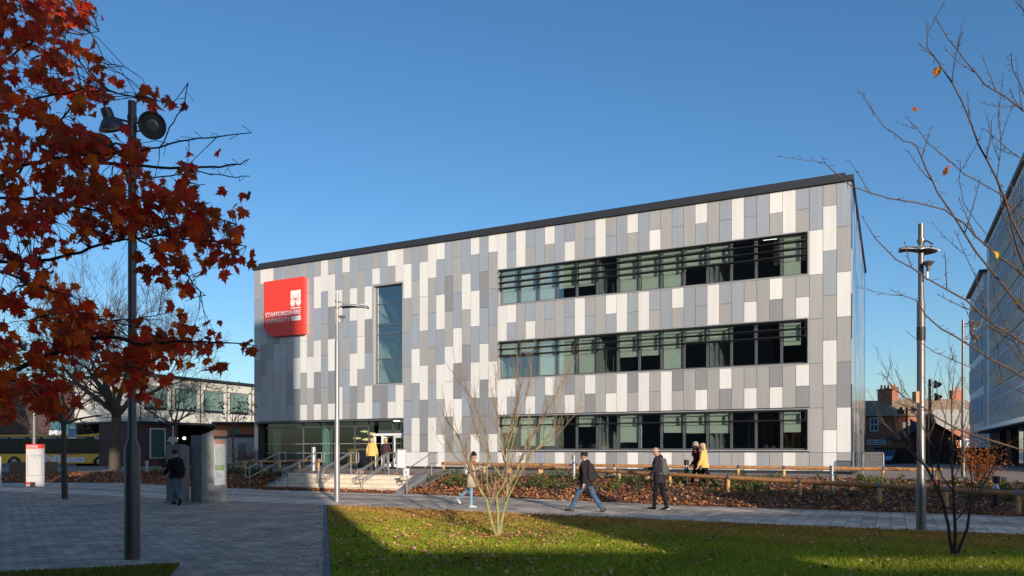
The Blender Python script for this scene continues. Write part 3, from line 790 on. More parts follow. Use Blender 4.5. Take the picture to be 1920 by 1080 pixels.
flood_lamp('g', P(64,36,z=.0), 'grey lamp post standing behind the red and white campus sign', 7.0, .10, .075, 0, [(.4,-.2,6.7,(.4,-.6,-.8)), (-.4,-.2,6.7,(-.4,-.6,-.8))], m_lamp)

# ================================================================ red and white information sign
b = G(62,914); Y0 = b.y
isg = thing('information_sign', 'white and red campus information board on a short post by the paved square', 'sign', b)
m_cream = mat('board_white', (.58,.565,.55), .5)
def ip(px, py, dy=0): return P(px, Y0+dy, py=py)
s = MB(); o_ = ip(49, 912); X = ip(82.5, 912)-o_; Z = ip(49, 833)-o_; s.box(o_, X, Vector((0,.06,0)), Z); s.build('board', m_cream, isg)
s = MB(); a = ip(49, 912); s.box(a-Vector((.008,0,0)), Vector((-.22,.45,0)), Vector((.03,.02,0)), Z*1.0); s.box(ip(49,841)+Vector((-.01,-.012,0)), X+Vector((.02,0,0)), Vector((0,.01,0)), ip(49,833)-ip(49,841)); s.build('red_panel', m_red, isg)
s = MB(); text_mb(s, 'STAFFORDSHIRE', ip(50.5,839.6)+Vector((0,-.016,0)), (1,0,0), (0,0,1), X.x*.62, .115, .004); s.build('lettering', m_swhite, isg)
s = MB()
for (x0, x1, y0, y1) in ((51.8,79,854.2,854.8),(51.8,79,891.5,892.1),(51.8,52.4,854.8,891.5),(78.4,79,854.8,891.5)):
    a = ip(x0, y1); s.box(a+Vector((0,-.010,0)), ip(x1,y1)-a, Vector((0,.008,0)), ip(x0,y0)-a)
s.build('frame_line', mat('line_grey', (.25,.25,.25), .6), isg)
s = MB(); a = ip(48.5,908); s.box(a+Vector((.01,-.010,0)), Vector((X.x*.5,0,0)), Vector((0,.008,0)), Vector((0,0,.10))); s.build('red_strip', m_red, isg)
s = MB(); s.cbox((b.x,b.y+.03,0), .22,.14,.25); s.build('post', m_lampd, isg)
# white edge of another board at the very left border
b2 = G(-6,921); s = MB(); o_ = P(-22, b2.y, py=918); s.box(o_, (P(.8,b2.y,py=918)-o_), (0,.06,0), P(-22,b2.y,py=856)-o_+Vector((0,0,0))); s.cbox((b2.x,b2.y+.03,0),.1,.08,.3)
tag(s.build('notice_board', m_cream), 'pale edge of a board cut off by the left border', 'sign')

# ================================================================ concrete monolith and grey pillar
A = G(358,940.5); B = G(378,943); Cc = G(400.5,943); D = G(425,939.5)
mono = thing('concrete_monolith', 'tall concrete wayfinding block with a campus map poster on its lit side', 'monolith', B)
h1 = (845-815.5)/FPX*B.y + CAMZ; h2 = (845-806)/FPX*Cc.y + CAMZ
Bk = (A+D)*.5 + Vector((0,.75,0))
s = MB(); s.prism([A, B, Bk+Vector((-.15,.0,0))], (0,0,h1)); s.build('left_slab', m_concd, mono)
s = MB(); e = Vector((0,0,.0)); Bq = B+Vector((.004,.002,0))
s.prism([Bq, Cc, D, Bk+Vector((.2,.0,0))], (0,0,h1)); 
v0 = [Bq+Vector((0,0,h1+.002)), Cc+Vector((0,0,h1+.002)), D+Vector((0,0,h1+.002)), Bk+Vector((.2,0,h1+.002))]
top = [Cc+Vector((0,.002,h2)), D+Vector((0,0,h2))]
s.add(v0+top, [(3,2,1,0),(0,1,4),(1,2,5,4),(2,3,5),(0,4,5,3)]); s.build('main_slab', m_conc, mono)
# poster on the right-hand face
fd = (D-Cc); fl = fd.length; fd.normalize(); fn = fd.cross(Vector((0,0,1))); 
if fn.y > 0: fn = -fn
def mp(x, z, o=.012): return Cc + fd*(x*fl) + fn*o + Vector((0,0,z))
zt = h2-.34; zb = .56
s = MB(); s.box(mp(.04,zb,.002), fd*(fl*.80), fn*.012, Vector((0,0,zt-zb))); po = s.build('poster', mat('poster_paper', (.72,.74,.75), .4), mono)
s = MB(); s.box(mp(.04,zt-.12,.015), fd*(fl*.80), fn*.003, Vector((0,0,.12)), 0); s.box(mp(.07,1.05,.015), fd*(fl*.72), fn*.003, Vector((0,0,.18)), 1)
s.box(mp(.07,1.24,.015), fd*(fl*.72), fn*.003, Vector((0,0,zt-.16-1.24)), 2); s.box(mp(.07,.60,.015), fd*(fl*.72), fn*.003, Vector((0,0,.42)), 3)
for k in range(26):
    s.box(mp(.10+rng.random()*.60,1.10+rng.random()*(zt-1.38),.0185), fd*rng.uniform(.02,.07), fn*.002, Vector((0,0,rng.uniform(.01,.05))), rng.choice([0,1,4]))
for k in range(6): s.box(mp(.12,.98-.035*k,.0185), fd*(fl*rng.uniform(.3,.6)), fn*.002, Vector((0,0,.012)), 4)
s.build('printing', [mat('print_red', (.65,.25,.18), .5), mat('print_green', (.35,.50,.22), .5), mat('print_pale', (.62,.66,.60), .5), mat('print_white', (.74,.75,.78), .5), mat('print_grey', (.35,.36,.38), .5)], po)
s = MB(); s.box(mp(0,h1+.0,.004), fd*fl, fn*.015, Vector((0,0,h2-h1-.004)), 0); s.box(mp(0,h1-.11,.004), fd*fl, fn*.012, Vector((0,0,.08)), 1)
s.build('top_band', [mat('band_orange', (.62,.27,.12), .6), m_black], mono)
# grey pillar
A = G(312,941); B = G(339,941.5); 
pil = thing('grey_pillar', 'plain grey concrete pillar that the man in the beanie walks past', 'pillar', A)
hp = 1.7+(845-833)/FPX*A.y
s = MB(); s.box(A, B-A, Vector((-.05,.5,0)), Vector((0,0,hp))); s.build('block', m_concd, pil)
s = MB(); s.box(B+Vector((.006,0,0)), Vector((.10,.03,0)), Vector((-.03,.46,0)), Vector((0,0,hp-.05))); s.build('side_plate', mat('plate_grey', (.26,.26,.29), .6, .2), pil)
s = MB(); c = P(323.5, 25.4, z=0); s.cbox((c.x, c.y, 0), .08, .08, 2.0)
s.prism([Vector((c.x + math.cos(math.pi*k/14)*.17, c.y-.03, 2.0 + math.sin(math.pi*k/14)*.19)) for k in range(15)], (0,.06,0)); s.tube([(c.x+.02,c.y,2.1),(c.x+.02,c.y,2.55)], .02, 6)
tag(s.build('round_top_post', mat('pale_sign', (.55,.52,.48), .6)), 'pale round topped post peeping over the grey pillar', 'post')

# ================================================================ handrails on the steps
def handrail(u, label, ret=False):
    v0, v1 = -11.72, -9.95; base = fromUV(u, v0)
    t = thing('handrail', label, 'handrail', base, 'steel handrails on the entrance steps')
    for du in (-.07, .07) if not ret else (0,):
        s = MB(); rr = .021
        lo = fromUV(u+du, v0, 0); hi = fromUV(u+du, v1, .66); ext = UV_IN*.45; pre = -UV_IN*.25
        for hh in (.95, .52):
            s.tube([lo+pre+Vector((0,0,hh)), lo+Vector((0,0,hh)), hi+Vector((0,0,hh)), hi+ext+Vector((0,0,hh))], rr, 8)
        s.tube([lo+pre+Vector((0,0,.95)), lo+pre+Vector((0,0,.52))], rr, 8); s.tube([hi+ext+Vector((0,0,.95)), hi+ext+Vector((0,0,.52))], rr, 8)
        smooth_by(s.build('rail', m_steel, t), 50)
    for p in (fromUV(u, v0, 0), fromUV(u, v1, .66)):
        s = MB(); s.tube([p, p+Vector((0,0,.95))], .022, 8); smooth_by(s.build('post', m_steel, t), 50)
    return t
hu = {}
for px, lab, r in ((468,'steel handrail at the far left end of the steps',True),(540,'steel handrail second from the left on the steps',False),(607,'steel handrail hidden partly by the lamp post on the steps',False),
                (680,'steel handrail in the middle of the steps below the yellow coat',False),(763,'steel handrail at the right end of the steps with a notice',True)):
    u, _ = toUV(*onV(px, -11.72).xy); handrail(u, lab, r)
s = MB(); q = onV(757, -11.8); s.box(q+Vector((-.02,-.1,.72)), UV_R*.30, UV_IN*.006, Vector((0,0,.28)), 0); s.prism([q+Vector((-.02,-.112,.72))+UV_R*x+Vector((0,0,z)) for x, z in ((.15,.20),(.19,.13),(.16,.13),(.17,.06),(.13,.06),(.14,.13),(.11,.13))], -UV_IN*.003, 1)
tag(s.build('notice', [m_swhite, mat('notice_blue', (.05,.10,.35), .5)]), 'small white notice with a dark arrow tied to the right handrail', 'notice')
# steel ribbed ramp beside the steps
s = MB(); u0, _ = toUV(*onV(768, -11.5).xy)
for k in range(14):
    a = fromUV(u0+.12, -11.3+k*.15, .30+k*.045); s.tube([a, a+UV_R*.5], .014, 6)
for du in (.12, .62): s.tube([fromUV(u0+du, -11.3, .30), fromUV(u0+du, -11.3+14*.15, .30+14*.045)], .02, 6); s.tube([fromUV(u0+du, -11.3, 0), fromUV(u0+du, -11.3, .30)], .02, 6)
tag(s.build('cycle_ramp', m_steel), 'ribbed steel cycle ramp sloping up beside the steps', 'ramp')

# ================================================================ timber knee rails
def knee_rail(p0, p1, z0, z1, npost, label, r=.075, first=0):
    t = thing('timber_rail', label, 'rail fence', (p0.x, p0.y, z0-.45))
    d = p1-p0; L = d.length; e = d.normalized(); nseg = npost-1
    a = Vector((p0.x, p0.y, z0)); b = Vector((p1.x, p1.y, z1)); E3 = (b-a)/nseg
    for k in range(nseg):
        s = MB(); q0 = a+E3*k; q1 = a+E3*(k+1); g = (q1-q0).normalized()*.008
        mid = (q0+q1)/2 + Vector((0,0,-.006))
        s.tube([q0+g, mid, q1-g], [r*rng.uniform(.95,1.05), r, r*rng.uniform(.92,1.02)], 10); smooth_by(s.build('rail', m_timber, t), 50)
    for k in range(first, npost):
        q = a+E3*(k*.985 + nseg*.0075); 
        if k == 0: q = a+E3*.07
        gz = H(q.x, q.y)
        s = MB(); s.lathe(Vector((q.x, q.y, gz-.1)), [(.062,0),(.062,q.z-gz-.03+.1-.02)], 10); po = smooth_by(s.build('post', m_timberl, t), 50)
        s = MB(); ex = E3.normalized(); s.tube([q-ex*.045, q+ex*.045], r+.006, 12); s.build('strap', m_clamp, po)
    return t
pA0 = onV(828, -4.4); pA1 = onV(1767, -4.4)
zA0 = CAMZ-(869-845)*pA0.y/FPX; zA1 = CAMZ-(880.5-845)*pA1.y/FPX
knee_rail(pA0, pA1, zA0, zA1, 13, 'long timber log rail on low posts running parallel to the white clad wall')
# front rail, breaks direction twice
pts = [(905,871.5,36.0),(1075,880,30.8),(1368,895.5,25.2),(1652,911,21.9),(1912,925,19.4)]
Bp = [P(px, Y, py=py) for px, py, Y in pts] ; Bp.append(P(2100, 17.6, py=933))
Bs = Bp
names = ['start of the front timber rail behind the slender multi stem tree','front timber rail behind the man in the beanie','front timber rail between the bald man and the winged lamp post','front timber rail in shade behind the right winged lamp post','front timber rail at the right border before the paved ramp']
for i in range(5):
    a, b_ = Bs[i], Bs[i+1]; n = max(2, round((b_-a).length/2.15)+1)
    knee_rail(Vector((a.x,a.y,0)), Vector((b_.x,b_.y,0)), a.z, b_.z, n, names[i], first=1 if i else 0)
# left rails
def lrail(pa, pb, Ya, Yb, ya, yb, n, lab):
    a, b_ = P(pa, Ya, py=ya), P(pb, Yb, py=yb); knee_rail(Vector((a.x,a.y,0)), Vector((b_.x,b_.y,0)), a.z, b_.z, n, lab)
lrail(600, 455, 39.5, 42.5, 863, 866, 5, 'timber rail with pale posts in front of the lobby glazing')
lrail(462, 372, 40, 43.5, 868, 873, 4, 'grey timber rail between the monolith and the left handrail')
lrail(352, 240, 42.5, 45, 880, 882, 4, 'weathered timber rail left of the grey pillar')

# ================================================================ bollards
def bollard(p, label, h=1.0, r=.075, dark=False, grp=None):
    t = thing('bollard', label, 'bollard', p, grp); b = Vector(p); m = m_black if dark else m_steel
    s = MB(); s.lathe(b, [(r,0),(r,h*.66)], 18); smooth_by(s.build('body', m, t), 40)
    s = MB(); s.lathe(b+Vector((0,0,h*.66+.001)), [(r*.95,0),(r*.45,h*.10),(r*.45,h*.14)], 18); smooth_by(s.build('neck', m_clamp, t), 40)
    s = MB(); s.lathe(b+Vector((0,0,h*.80+.002)), [(r,0),(r,h*.19),(r*.8,h*.2)], 18); smooth_by(s.build('cap', m, t), 40)
    return t
def bpt(px, py_top, Y, hh):
    top = P(px, Y, py=py_top); return Vector((top.x, top.y, top.z-hh))
bollard(bpt(1076,853,29.5,1.0), 'steel bollard left of the man in the beanie', 1.0, .085)
bollard(bpt(1287,862,27.5,1.0), 'black bollard with a blue steel collar between bald man and grey haired walker', 1.0, .085, True)
bollard(bpt(1560,873,23.6,.95), 'steel bollard standing in shade in the leaf bed', .95, .075)
bollard(bpt(1868,893,20.5,1.0), 'dark bollard at the right end of the leaf bed', 1.0, .09, True)
bollard(bpt(887,846,31.5,1.0), 'slim bollard half hidden behind the woman with the phone', 1.0, .06)
bollard(bpt(275,864,43.0,1.0), 'pale steel bollard behind the dark floodlight pole', 1.0, .10)
bollard(bpt(429,862,42.0,1.0), 'pale steel bollard right of the concrete monolith', 1.0, .08)
s = MB(); q = onV(588, -5.5); s.lathe((q.x,q.y,.60), [(.12,0),(.12,1.28),(.10,1.30)], 20); tag(smooth_by(s.build('steel_post', mat('satin_steel', (.42,.43,.46), .38, .6, var=.05)), 40), 'stout steel post standing before the teal lobby column', 'post')

# ================================================================ hoops and panels near the door
def hoop(px, v, w_, h_, label, infill, cat='barrier', zg=None):
    q = onV(px, v); zg = H(q.x, q.y) if zg is None else zg; q.z = zg
    t = thing('hoop_panel', label, cat, q); s = MB(); c = .07; e = UV_R
    pts = [q, q+Vector((0,0,h_-c)), q+e*c*.3+Vector((0,0,h_-c*.3)), q+e*c+Vector((0,0,h_)), q+e*(w_-c)+Vector((0,0,h_)), q+e*(w_-c*.3)+Vector((0,0,h_-c*.3)), q+e*w_+Vector((0,0,h_-c)), q+e*w_]
    s.tube(pts, .022, 8); smooth_by(s.build('frame', m_steel, t), 50)
    if infill:
        s = MB()
        if infill == 'mesh':
            nx, nz = 13, 12; x0, x1, z0, z1 = .04, w_-.04, .14, h_-.05
            for i in range(nx+1): 
                a = q+e*lerp(x0,x1,i/nx)+Vector((0,0,z0)); s.box(a, e*.026, UV_IN*.006, Vector((0,0,z1-z0)))
            for j in range(nz+1):
                a = q+e*x0+Vector((0,0,lerp(z0,z1,j/nz)))+UV_IN*.007; s.box(a, e*(x1-x0), UV_IN*.006, Vector((0,0,.026)))
        else: s.box(q+e*.04+Vector((0,0,.10)), e*(w_-.08), UV_IN*.012, Vector((0,0,h_-.16)))
        s.build('infill', m_steel if infill == 'mesh' else infill, t)
    return t
hoop(669, -2.2, .95, 1.15, 'steel hoop with dark infill left of the entrance doors', m_black)
hoop(744, -2.6, .62, 1.15, 'steel hoop with pale infill right of the entrance doors', m_swhite)
hoop(1618, -1.2, .78, .92, 'perforated steel hoop panel beside the right corner of the clad building', 'mesh', zg=.70)

# ================================================================ left buildings
lbd = thing('bridge_wing', 'pale glazed upper storey on a dark undercroft beyond the big bare tree', 'building', P(476,76,z=.3))
LO = P(476,76,z=0) + UV_IN*6; LD = -UV_IN   # runs toward the left of the picture; its face looks right
m_lw = mat('pale_cladding', (.72,.68,.58), .5, var=.05, vscale=.5); m_lg = mat('green_glazing', (.20,.30,.26), .15, .1, var=.2, vscale=.5, spec=.7); m_mull = mat('mullion_dark', (.03,.032,.035), .5)
FN = Vector((UV_IN.y, -UV_IN.x, 0))   # outward
def lq(d, z, o=0): return Vector((LO.x, LO.y, 0)) + LD*d + FN*o + Vector((0,0,z))
LL = 19
s = MB(); s.box(lq(0,4.3,-9), LD*LL, FN*9, Vector((0,0,4.0)), 0); s.box(lq(-.3,8.3,-9.3), LD*(LL+.6), FN*9.7, Vector((0,0,.18)), 1); s.box(lq(-.1,4.10,-9), LD*(LL+.2), FN*9.12, Vector((0,0,.19)), 1)
s.build('upper_storey', [m_lw, m_mull], lbd)
for k in range(6):
    d = .5 + k*3.15
    s = MB(); s.box(lq(d,5.35,.01), LD*2.3, FN*.05, Vector((0,0,2.0))); wn_ = s.build('window', m_mull, lbd)
    s = MB(); s.box(lq(d+.06,5.55,.062), LD*2.18, FN*.01, Vector((0,0,1.75))); s.build('pane', m_lg, wn_)
s = MB()
for k in range(7): s.box(lq(k*3.15-.02,4.32,.005), LD*.07, FN*.04, Vector((0,0,3.96)))
for z in (5.30, 7.40): s.box(lq(0,z,.003), LD*LL, FN*.03, Vector((0,0,.05)))
s.build('mullion', m_mull, lbd)
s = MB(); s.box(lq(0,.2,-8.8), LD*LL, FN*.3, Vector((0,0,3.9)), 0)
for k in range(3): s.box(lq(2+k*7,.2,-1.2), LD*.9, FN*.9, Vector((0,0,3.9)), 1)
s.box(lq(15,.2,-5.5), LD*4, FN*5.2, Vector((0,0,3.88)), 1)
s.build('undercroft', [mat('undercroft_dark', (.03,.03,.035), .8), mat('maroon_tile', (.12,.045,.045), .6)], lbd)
s = MB(); s.box(lq(16.2,1.0,-.28), LD*1.6, FN*.05, Vector((0,0,2.7)), 0); s.box(lq(16.32,1.1,-.229), LD*1.36, FN*.02, Vector((0,0,2.5)), 1); s.build('door', [m_swhite, mat('door_green', (.05,.10,.08), .3)], lbd)
m_globe = mat('globe_light', (.9,.9,.9), .5, emit=(1,.97,.9), emit_s=2.0)
for px in (302,316,330.5,345.5):
    c = P(px, 69, py=821.7); s = MB(); n = 8
    s.lathe(c-Vector((0,0,.15)), [(.02,0),(.10,.04),(.15,.12),(.15,.18),(.10,.26),(.02,.3)], 12); gl = smooth_by(s.build('globe_light', m_globe, lbd), 60)
# low annex with pale wall and brick strip right of the monolith
anx = thing('low_annex', 'low pale walled annexe with a lit brick band beside the lobby', 'building', P(450,60,z=.5))
s = MB(); a = P(400,60,z=.3); X = P(500,60,z=.3)-a; s.box(a, X, (0,6,0), (0,0,2.6), 0); s.box(a+Vector((0,-.02,2.45)), X, (0,.02,0), (0,0,.28), 2); s.box(a+Vector((0,.3,2.61)), X, (0,5,0), (0,0,.95), 1)
s.box(a+Vector((0,-.3,3.57)), X, (0,6,0), (0,0,.15), 2)
s.build('wall', [mat('render_grey', (.45,.44,.42), .7, var=.1), mat('brick_orange', (.50,.19,.08), .8, var=.2, vscale=4), m_mull], anx)
s = MB(); a = P(446,59.97,z=.95); s.box(a, P(461,59.97,z=.95)-a, (0,.02,0), (0,0,1.35)); s.build('window', m_lg, anx)
s = MB(); a = P(427,60.2,z=2.95); s.box(a, P(450,60.2,z=2.95)-a, (0,.06,0), (0,0,.55)); s.build('window', m_lg, anx)
# dark brick block behind the bus
bb = thing('brick_block', 'dark brick block with a teal fascia behind the yellow bus', 'building', P(100,88,z=.3))
m_br = bricktex('brick_plum', (.12,.055,.05), (.085,.04,.04), (.05,.04,.04), .9, .35, .05, 0, .85, 'wall', var=.15)
a = P(-140,86,z=.2); X = P(215,86,z=.2)-a
s = MB(); s.box(a, X, (0,10,0), (0,0,9.5)); s.build('wall', m_br, bb)
s = MB(); a = P(95,85.9,z=3.6); s.box(a, P(240,85.9,z=3.6)-a, (0,.08,0), (0,0,1.5), 0); s.box(P(92,85.8,z=3.5), P(120,85.8,z=3.5)-P(92,85.8,z=3.5), (0,.08,0), (0,0,.55), 1); s.build('fascia', [mat('teal_fascia', (.06,.17,.20), .4), m_swhite], bb)

# ================================================================ bus
bp0 = P(-20,67,z=.28); bus = thing('single_decker_bus', 'yellow single deck bus with dark windows passing behind the leaf bank', 'bus', (bp0.x, 67, .28))
m_by = mat('bus_yellow', (.78,.44,.015), .3, coat=.5, var=.04, vscale=1); m_bw = mat('bus_glass', (.012,.013,.016), .2, spec=.25); m_ty = mat('tyre', (.015,.015,.015), .8)
bx0, bx1 = P(-24,67,z=0).x, P(240,67,z=0).x; bz0, bz1 = .55, 3.22; Lb = bx1-bx0
s = MB(); prof = [(bx0,bz0),(bx1-.15,bz0),(bx1,bz0+.25),(bx1,1.25),(bx1-.30,2.6),(bx1-1.0,3.18),(bx1-2.6,3.28),(bx1-4.2,3.14),(bx0,3.10)]
s.prism([Vector((x,67,z)) for x, z in prof], (0,2.5,0)); s.build('body', m_by, bus)
s = MB(); wp = [(bx0+.02,1.42),(bx1-.62,1.42),(bx1-.72,2.55),(bx1-1.2,2.98),(bx0+.02,2.98)]
s.prism([Vector((x,66.994,z)) for x, z in wp], (0,-.012,0)); s.build('window_band', m_bw, bus)
s = MB(); 
for k in range(7): s.box((bx0+1.4+k*1.55,66.975,1.5), (.06,0,0), (0,.006,0), (0,0,1.15))
s.box((bx0+.02,66.975,2.66), (Lb-1.2,0,0), (0,.006,0), (0,0,.03)); s.build('window_pillar', mat('pillar_black', (.004,.004,.004), .6), bus)
s = MB(); s.box((bx1-.60,66.98,1.45), (.42,0,0), (0,.01,0), (0,0,1.0)); s.build('windscreen', mat('screen_blue', (.20,.36,.45), .15), bus)
s = MB()
text_mb(s, 'Nines', (P(82,66.98,z=.62).x, 66.985, .66), (1,0,0), (0,0,1), P(160,67,z=0).x-P(82,67,z=0).x, .66, .01, bold=.04)
s.build('lettering', mat('bus_lettering', (.62,.68,.85), .4), bus); s = MB(); text_mb(s, 'Staffordberg · Newsberg · Chester · Stockton · Margate · Newton', (bx0+.3, 66.965, 2.76), (1,0,0), (0,0,1), 8.6, .16, .006, bold=.02); s.build('route_lettering', mat('bus_lettering', (.62,.68,.85), .4), bus); s = MB(); text_mb(s, 'Nines', (bx1-3.0,66.965,2.72), (1,0,0), (0,0,1), .95, .26, .006, bold=.03)
s.build('lettering', mat('bus_lettering', (.62,.68,.85), .4), bus)
s = MB(); s.box((P(110,67,z=0).x,66.985,1.30), (1.9,0,0), (0,.008,0), (0,0,.07)); s.build('red_stripe', m_red, bus)
for x in (P(187,67,z=0).x, P(27,67,z=0).x):
    s = MB(); s.prism([Vector((x+math.cos(math.pi*k/12)*.62, 66.992, .56+math.sin(math.pi*k/12)*.60)) for k in range(13)], (0,-.006,0)); s.build('wheel_arch', m_ty, bus)
    s = MB(); s.lathe((x,67.25,.72), [(.46,0),(.48,.05),(.48,.27),(.46,.285)], 26, axis=(0,-1,0)); wh = smooth_by(s.build('wheel', m_ty, bus), 40)
    s = MB(); s.lathe((x,67.25,.72), [(.26,.288),(.24,.30),(.10,.31),(.08,.34)], 20, axis=(0,-1,0)); s.build('rim', m_steel, wh)
# teal/blue road sign on a slim pole beside the young tree, timber planter
q = P(117,27.2,z=0); rs = thing('road_sign', 'small blue direction sign on a slim pole beside the young tree', 'sign', q)
s = MB(); s.tube([q, q+Vector((0,0,2.75))], .038, 10); smooth_by(s.build('pole', m_lamp, rs), 50)
s = MB(); s.box(q+Vector((.22,-.02,2.15)), (.12,.25,0), (.02,0,0), (0,0,.42), 0); s.box(q+Vector((.243,-.02,2.20)), (.11,.24,0), (.006,0,0), (0,0,.32), 1); s.build('blade', [m_swhite, mat('sign_blue', (.08,.25,.45), .4)], rs)
s = MB(); a = P(18,44,z=.1); s.box(a, P(84,44,z=.1)-a, (0,1.2,0), (0,0,.92)); 
for k in range(4): s.box(a+Vector((-.02,-.02,.08+k*.21)), P(84,44,z=.1)-a+Vector((.04,0,0)), (0,.018,0), (0,0,.15))
tag(s.build('timber_planter', mat('old_timber', (.17,.12,.085), .8, var=.3)), 'long weathered timber planter behind the white and red board', 'planter')

# ================================================================ right side: office block
ob = thing('office_block', 'tall office block with bands of windows at the right border', 'building', P(1861,66,z=.3))
RO = P(1850,75,z=0); RD = -UV_IN; RN = Vector((-UV_IN.y, UV_IN.x, 0))  # looks left
def rq(d, z, o=0): return Vector((RO.x, RO.y, 0)) + RD*d + RN*o + Vector((0,0,z))
m_ow = mat('office_wall', (.78,.74,.72), .6, var=.06); m_ob = mat('office_band', (.62,.46,.34), .7, var=.3, vscale=1.5, bump=.3, bscale=12); m_og = mat('office_glass', (.13,.19,.29), .08, .45, spec=.8); m_of = mat('office_frame', (.92,.91,.90), .5)
LR = 46; HT = 22.5
s = MB(); s.box(rq(0,3.6,-10), RD*LR, RN*10, Vector((0,0,HT-3.6)), 0); s.box(rq(0,0,-10), RD*LR, RN*5, Vector((0,0,3.6)), 1); s.box(rq(-.2,.0,-.9), RD*2.2, RN*.85, Vector((0,0,3.55)), 0)
for k in range(1, 7): s.box(rq(k*7,.0,-.8), RD*.4, RN*.5, Vector((0,0,3.55)), 1)
s.build('wall', [m_ow, mat('office_dark', (.03,.03,.035), .5)], ob)
s = MB(); s.box(rq(-.3,HT,-10), RD*(LR+1), RN*10.25, Vector((0,0,.35)), 0); s.build('roof', mat('office_roof', (.26,.16,.11), .7), ob)
fl = 3.62
for r in range(5):
    z0 = 3.95 + r*fl
    s = MB(); s.box(rq(3.2,z0,.02), RD*(LR-3.4), RN*.08, Vector((0,0,1.25))); s.build('spandrel', m_ob, ob)
    for k in range(14):
        d = 3.4 + k*3.0
        if d > LR-3: break
        s = MB(); s.box(rq(d,z0+1.28,.02), RD*2.92, RN*.05, Vector((0,0,2.15)), 1)
        for j in range(4): s.box(rq(d+j*.95,z0+1.28,.072), RD*.09, RN*.07, Vector((0,0,2.15)), 0)
        s.box(rq(d,z0+2.5,.072), RD*2.92, RN*.05, Vector((0,0,.07)), 0)
        s.build('window', [m_of, m_og], ob)
s = MB(); s.box(rq(1.5,3.45,.05), RD*(LR-2), RN*1.6, Vector((0,0,.28)), 0); s.box(rq(1.4,3.38,.02), RD*(LR-2), RN*1.55, Vector((0,0,.066)), 1); s.build('canopy', [m_of, m_mull], ob)
s = MB()
for k in range(12): s.box(rq(4+k*2.2,.3,-4.9), RD*.08, RN*.06, Vector((0,0,3.2)))
s.box(rq(10,.3,-4.8), RD*.9, RN*.05, Vector((0,0,2.2)), 1); s.build('door', [m_of, m_dw], ob)
# rear link part seen left of the block
lk = thing('office_link', 'lower rear wing of the office block with vertical blue glazing', 'building', P(1832,80,z=.3))
LO2 = P(1818.5,88,z=0)
def kq(d, z, o=0): return Vector((LO2.x, LO2.y, 0)) + RD*d + RN*o + Vector((0,0,z))
LKH = CAMZ+(845-560)/FPX*88
s = MB(); s.box(kq(0,0,-3), RD*14.5, RN*3, Vector((0,0,LKH))); s.build('wall', m_ow, lk)
s = MB(); s.box(kq(-.3,LKH,-3), RD*15, RN*3.4, Vector((0,0,.3))); s.build('roof', m_mull, lk)
for r in range(5):
    for k in range(6):
        s = MB(); s.box(kq(.5+k*2.3,1.2+r*3.55,.01), RD*1.9, RN*.05, Vector((0,0,2.7)), 1)
        for j in range(3): s.box(kq(.5+k*2.3+j*.9,1.2+r*3.55,.062), RD*.10, RN*.05, Vector((0,0,2.7)), 0)
        s.build('window', [m_of, m_og], lk)

# ================================================================ brick houses
m_hb = bricktex('house_brick', (.42,.13,.06), (.33,.10,.05), (.25,.18,.14), .45, .16, .02, 0, .85, 'wall', var=.2)
m_tile = mat('roof_tile', (.30,.205,.125), .85, var=.25, vscale=2, bump=.6, bscale=12); m_pot = mat('chimney_pot', (.55,.25,.12), .8)
m_hwin = mat('house_glass', (.06,.07,.09), .1, spec=.8)
def hwin(parent, p, X, w_, h_, arch=False):
    f = MB(); n = Vector((X.y, -X.x, 0)); 
    if n.y > 0: n = -n
    f.box(p, X*w_, n*.07, Vector((0,0,h_))); wi = f.build('window', m_swhite, parent)
    g = MB(); t_ = .1; hw = (w_-3*t_)/2
    for i in range(2):
        for j in range(2): g.box(p+n*.071+X*(t_+i*(hw+t_))+Vector((0,0,t_+j*(h_-t_)/2)), X*hw, n*.01, Vector((0,0,(h_-t_)/2-t_)))
    g.build('pane', m_hwin, wi)
def house(label, px0, px1, Y, eave, ridge, depth, wins, chims, gable=False, mroof=None, mwall=None, z0=.2):
    a = P(px0,Y,z=z0); b_ = P(px1,Y,z=z0); X = (b_-a); Lx = X.length; X.normalize(); t = thing('brick_house', label, 'house', (a+b_)/2)
    D_ = Vector((0,depth,0)); ze, zr = eave, ridge
    s = MB(); s.box(a, X*Lx, D_, Vector((0,0,ze-z0)), 0)
    if gable: s.prism([a+Vector((0,0,ze-z0+.002)), b_+Vector((0,0,ze-z0+.002)), (a+b_)/2+Vector((0,0,zr-z0))], D_)
    s.build('wall', mwall or m_hb, t)
    r = MB()
    if gable:
        ap = (a+b_)/2+Vector((0,-.3,zr-z0+.12))
        for e_, sg_ in ((a, -1), (b_, 1)):
            q0 = e_+Vector((sg_*.45,-.3,ze-z0-.18)); r.prism([q0, ap, ap+Vector((0,0,.16)), q0+Vector((0,0,.16))], Vector((0,depth+.6,0)))
    else:
        r.prism([a+Vector((-.2,-.3,ze-z0)), a+Vector((-.2,depth/2,zr-z0)), a+Vector((-.2,depth+.3,ze-z0)), a+Vector((-.2,depth/2,ze-z0+.01))], X*(Lx+.4))
    ro = r.build('roof', mroof or m_tile, t)
    for px, h_ in chims:
        c = P(px, Y+depth/2, z=0); c.z = zr-.6; s = MB(); s.cbox(c, 1.5,.8, h_+.6); s.cbox(c+Vector((0,0,h_+.4)), 1.65,.95,.15); s.build('chimney', m_hb, ro)
        s = MB()
        for dx in (-.45,0,.45): s.lathe(c+Vector((dx,0,h_+.601)), [(.13,0),(.11,.45),(.14,.5)], 8)
        s.build('chimney_pot', m_pot, ro)
    for px, z, w_, h_ in wins: hwin(t, P(px,Y,z=z), X, w_, h_)
    return t
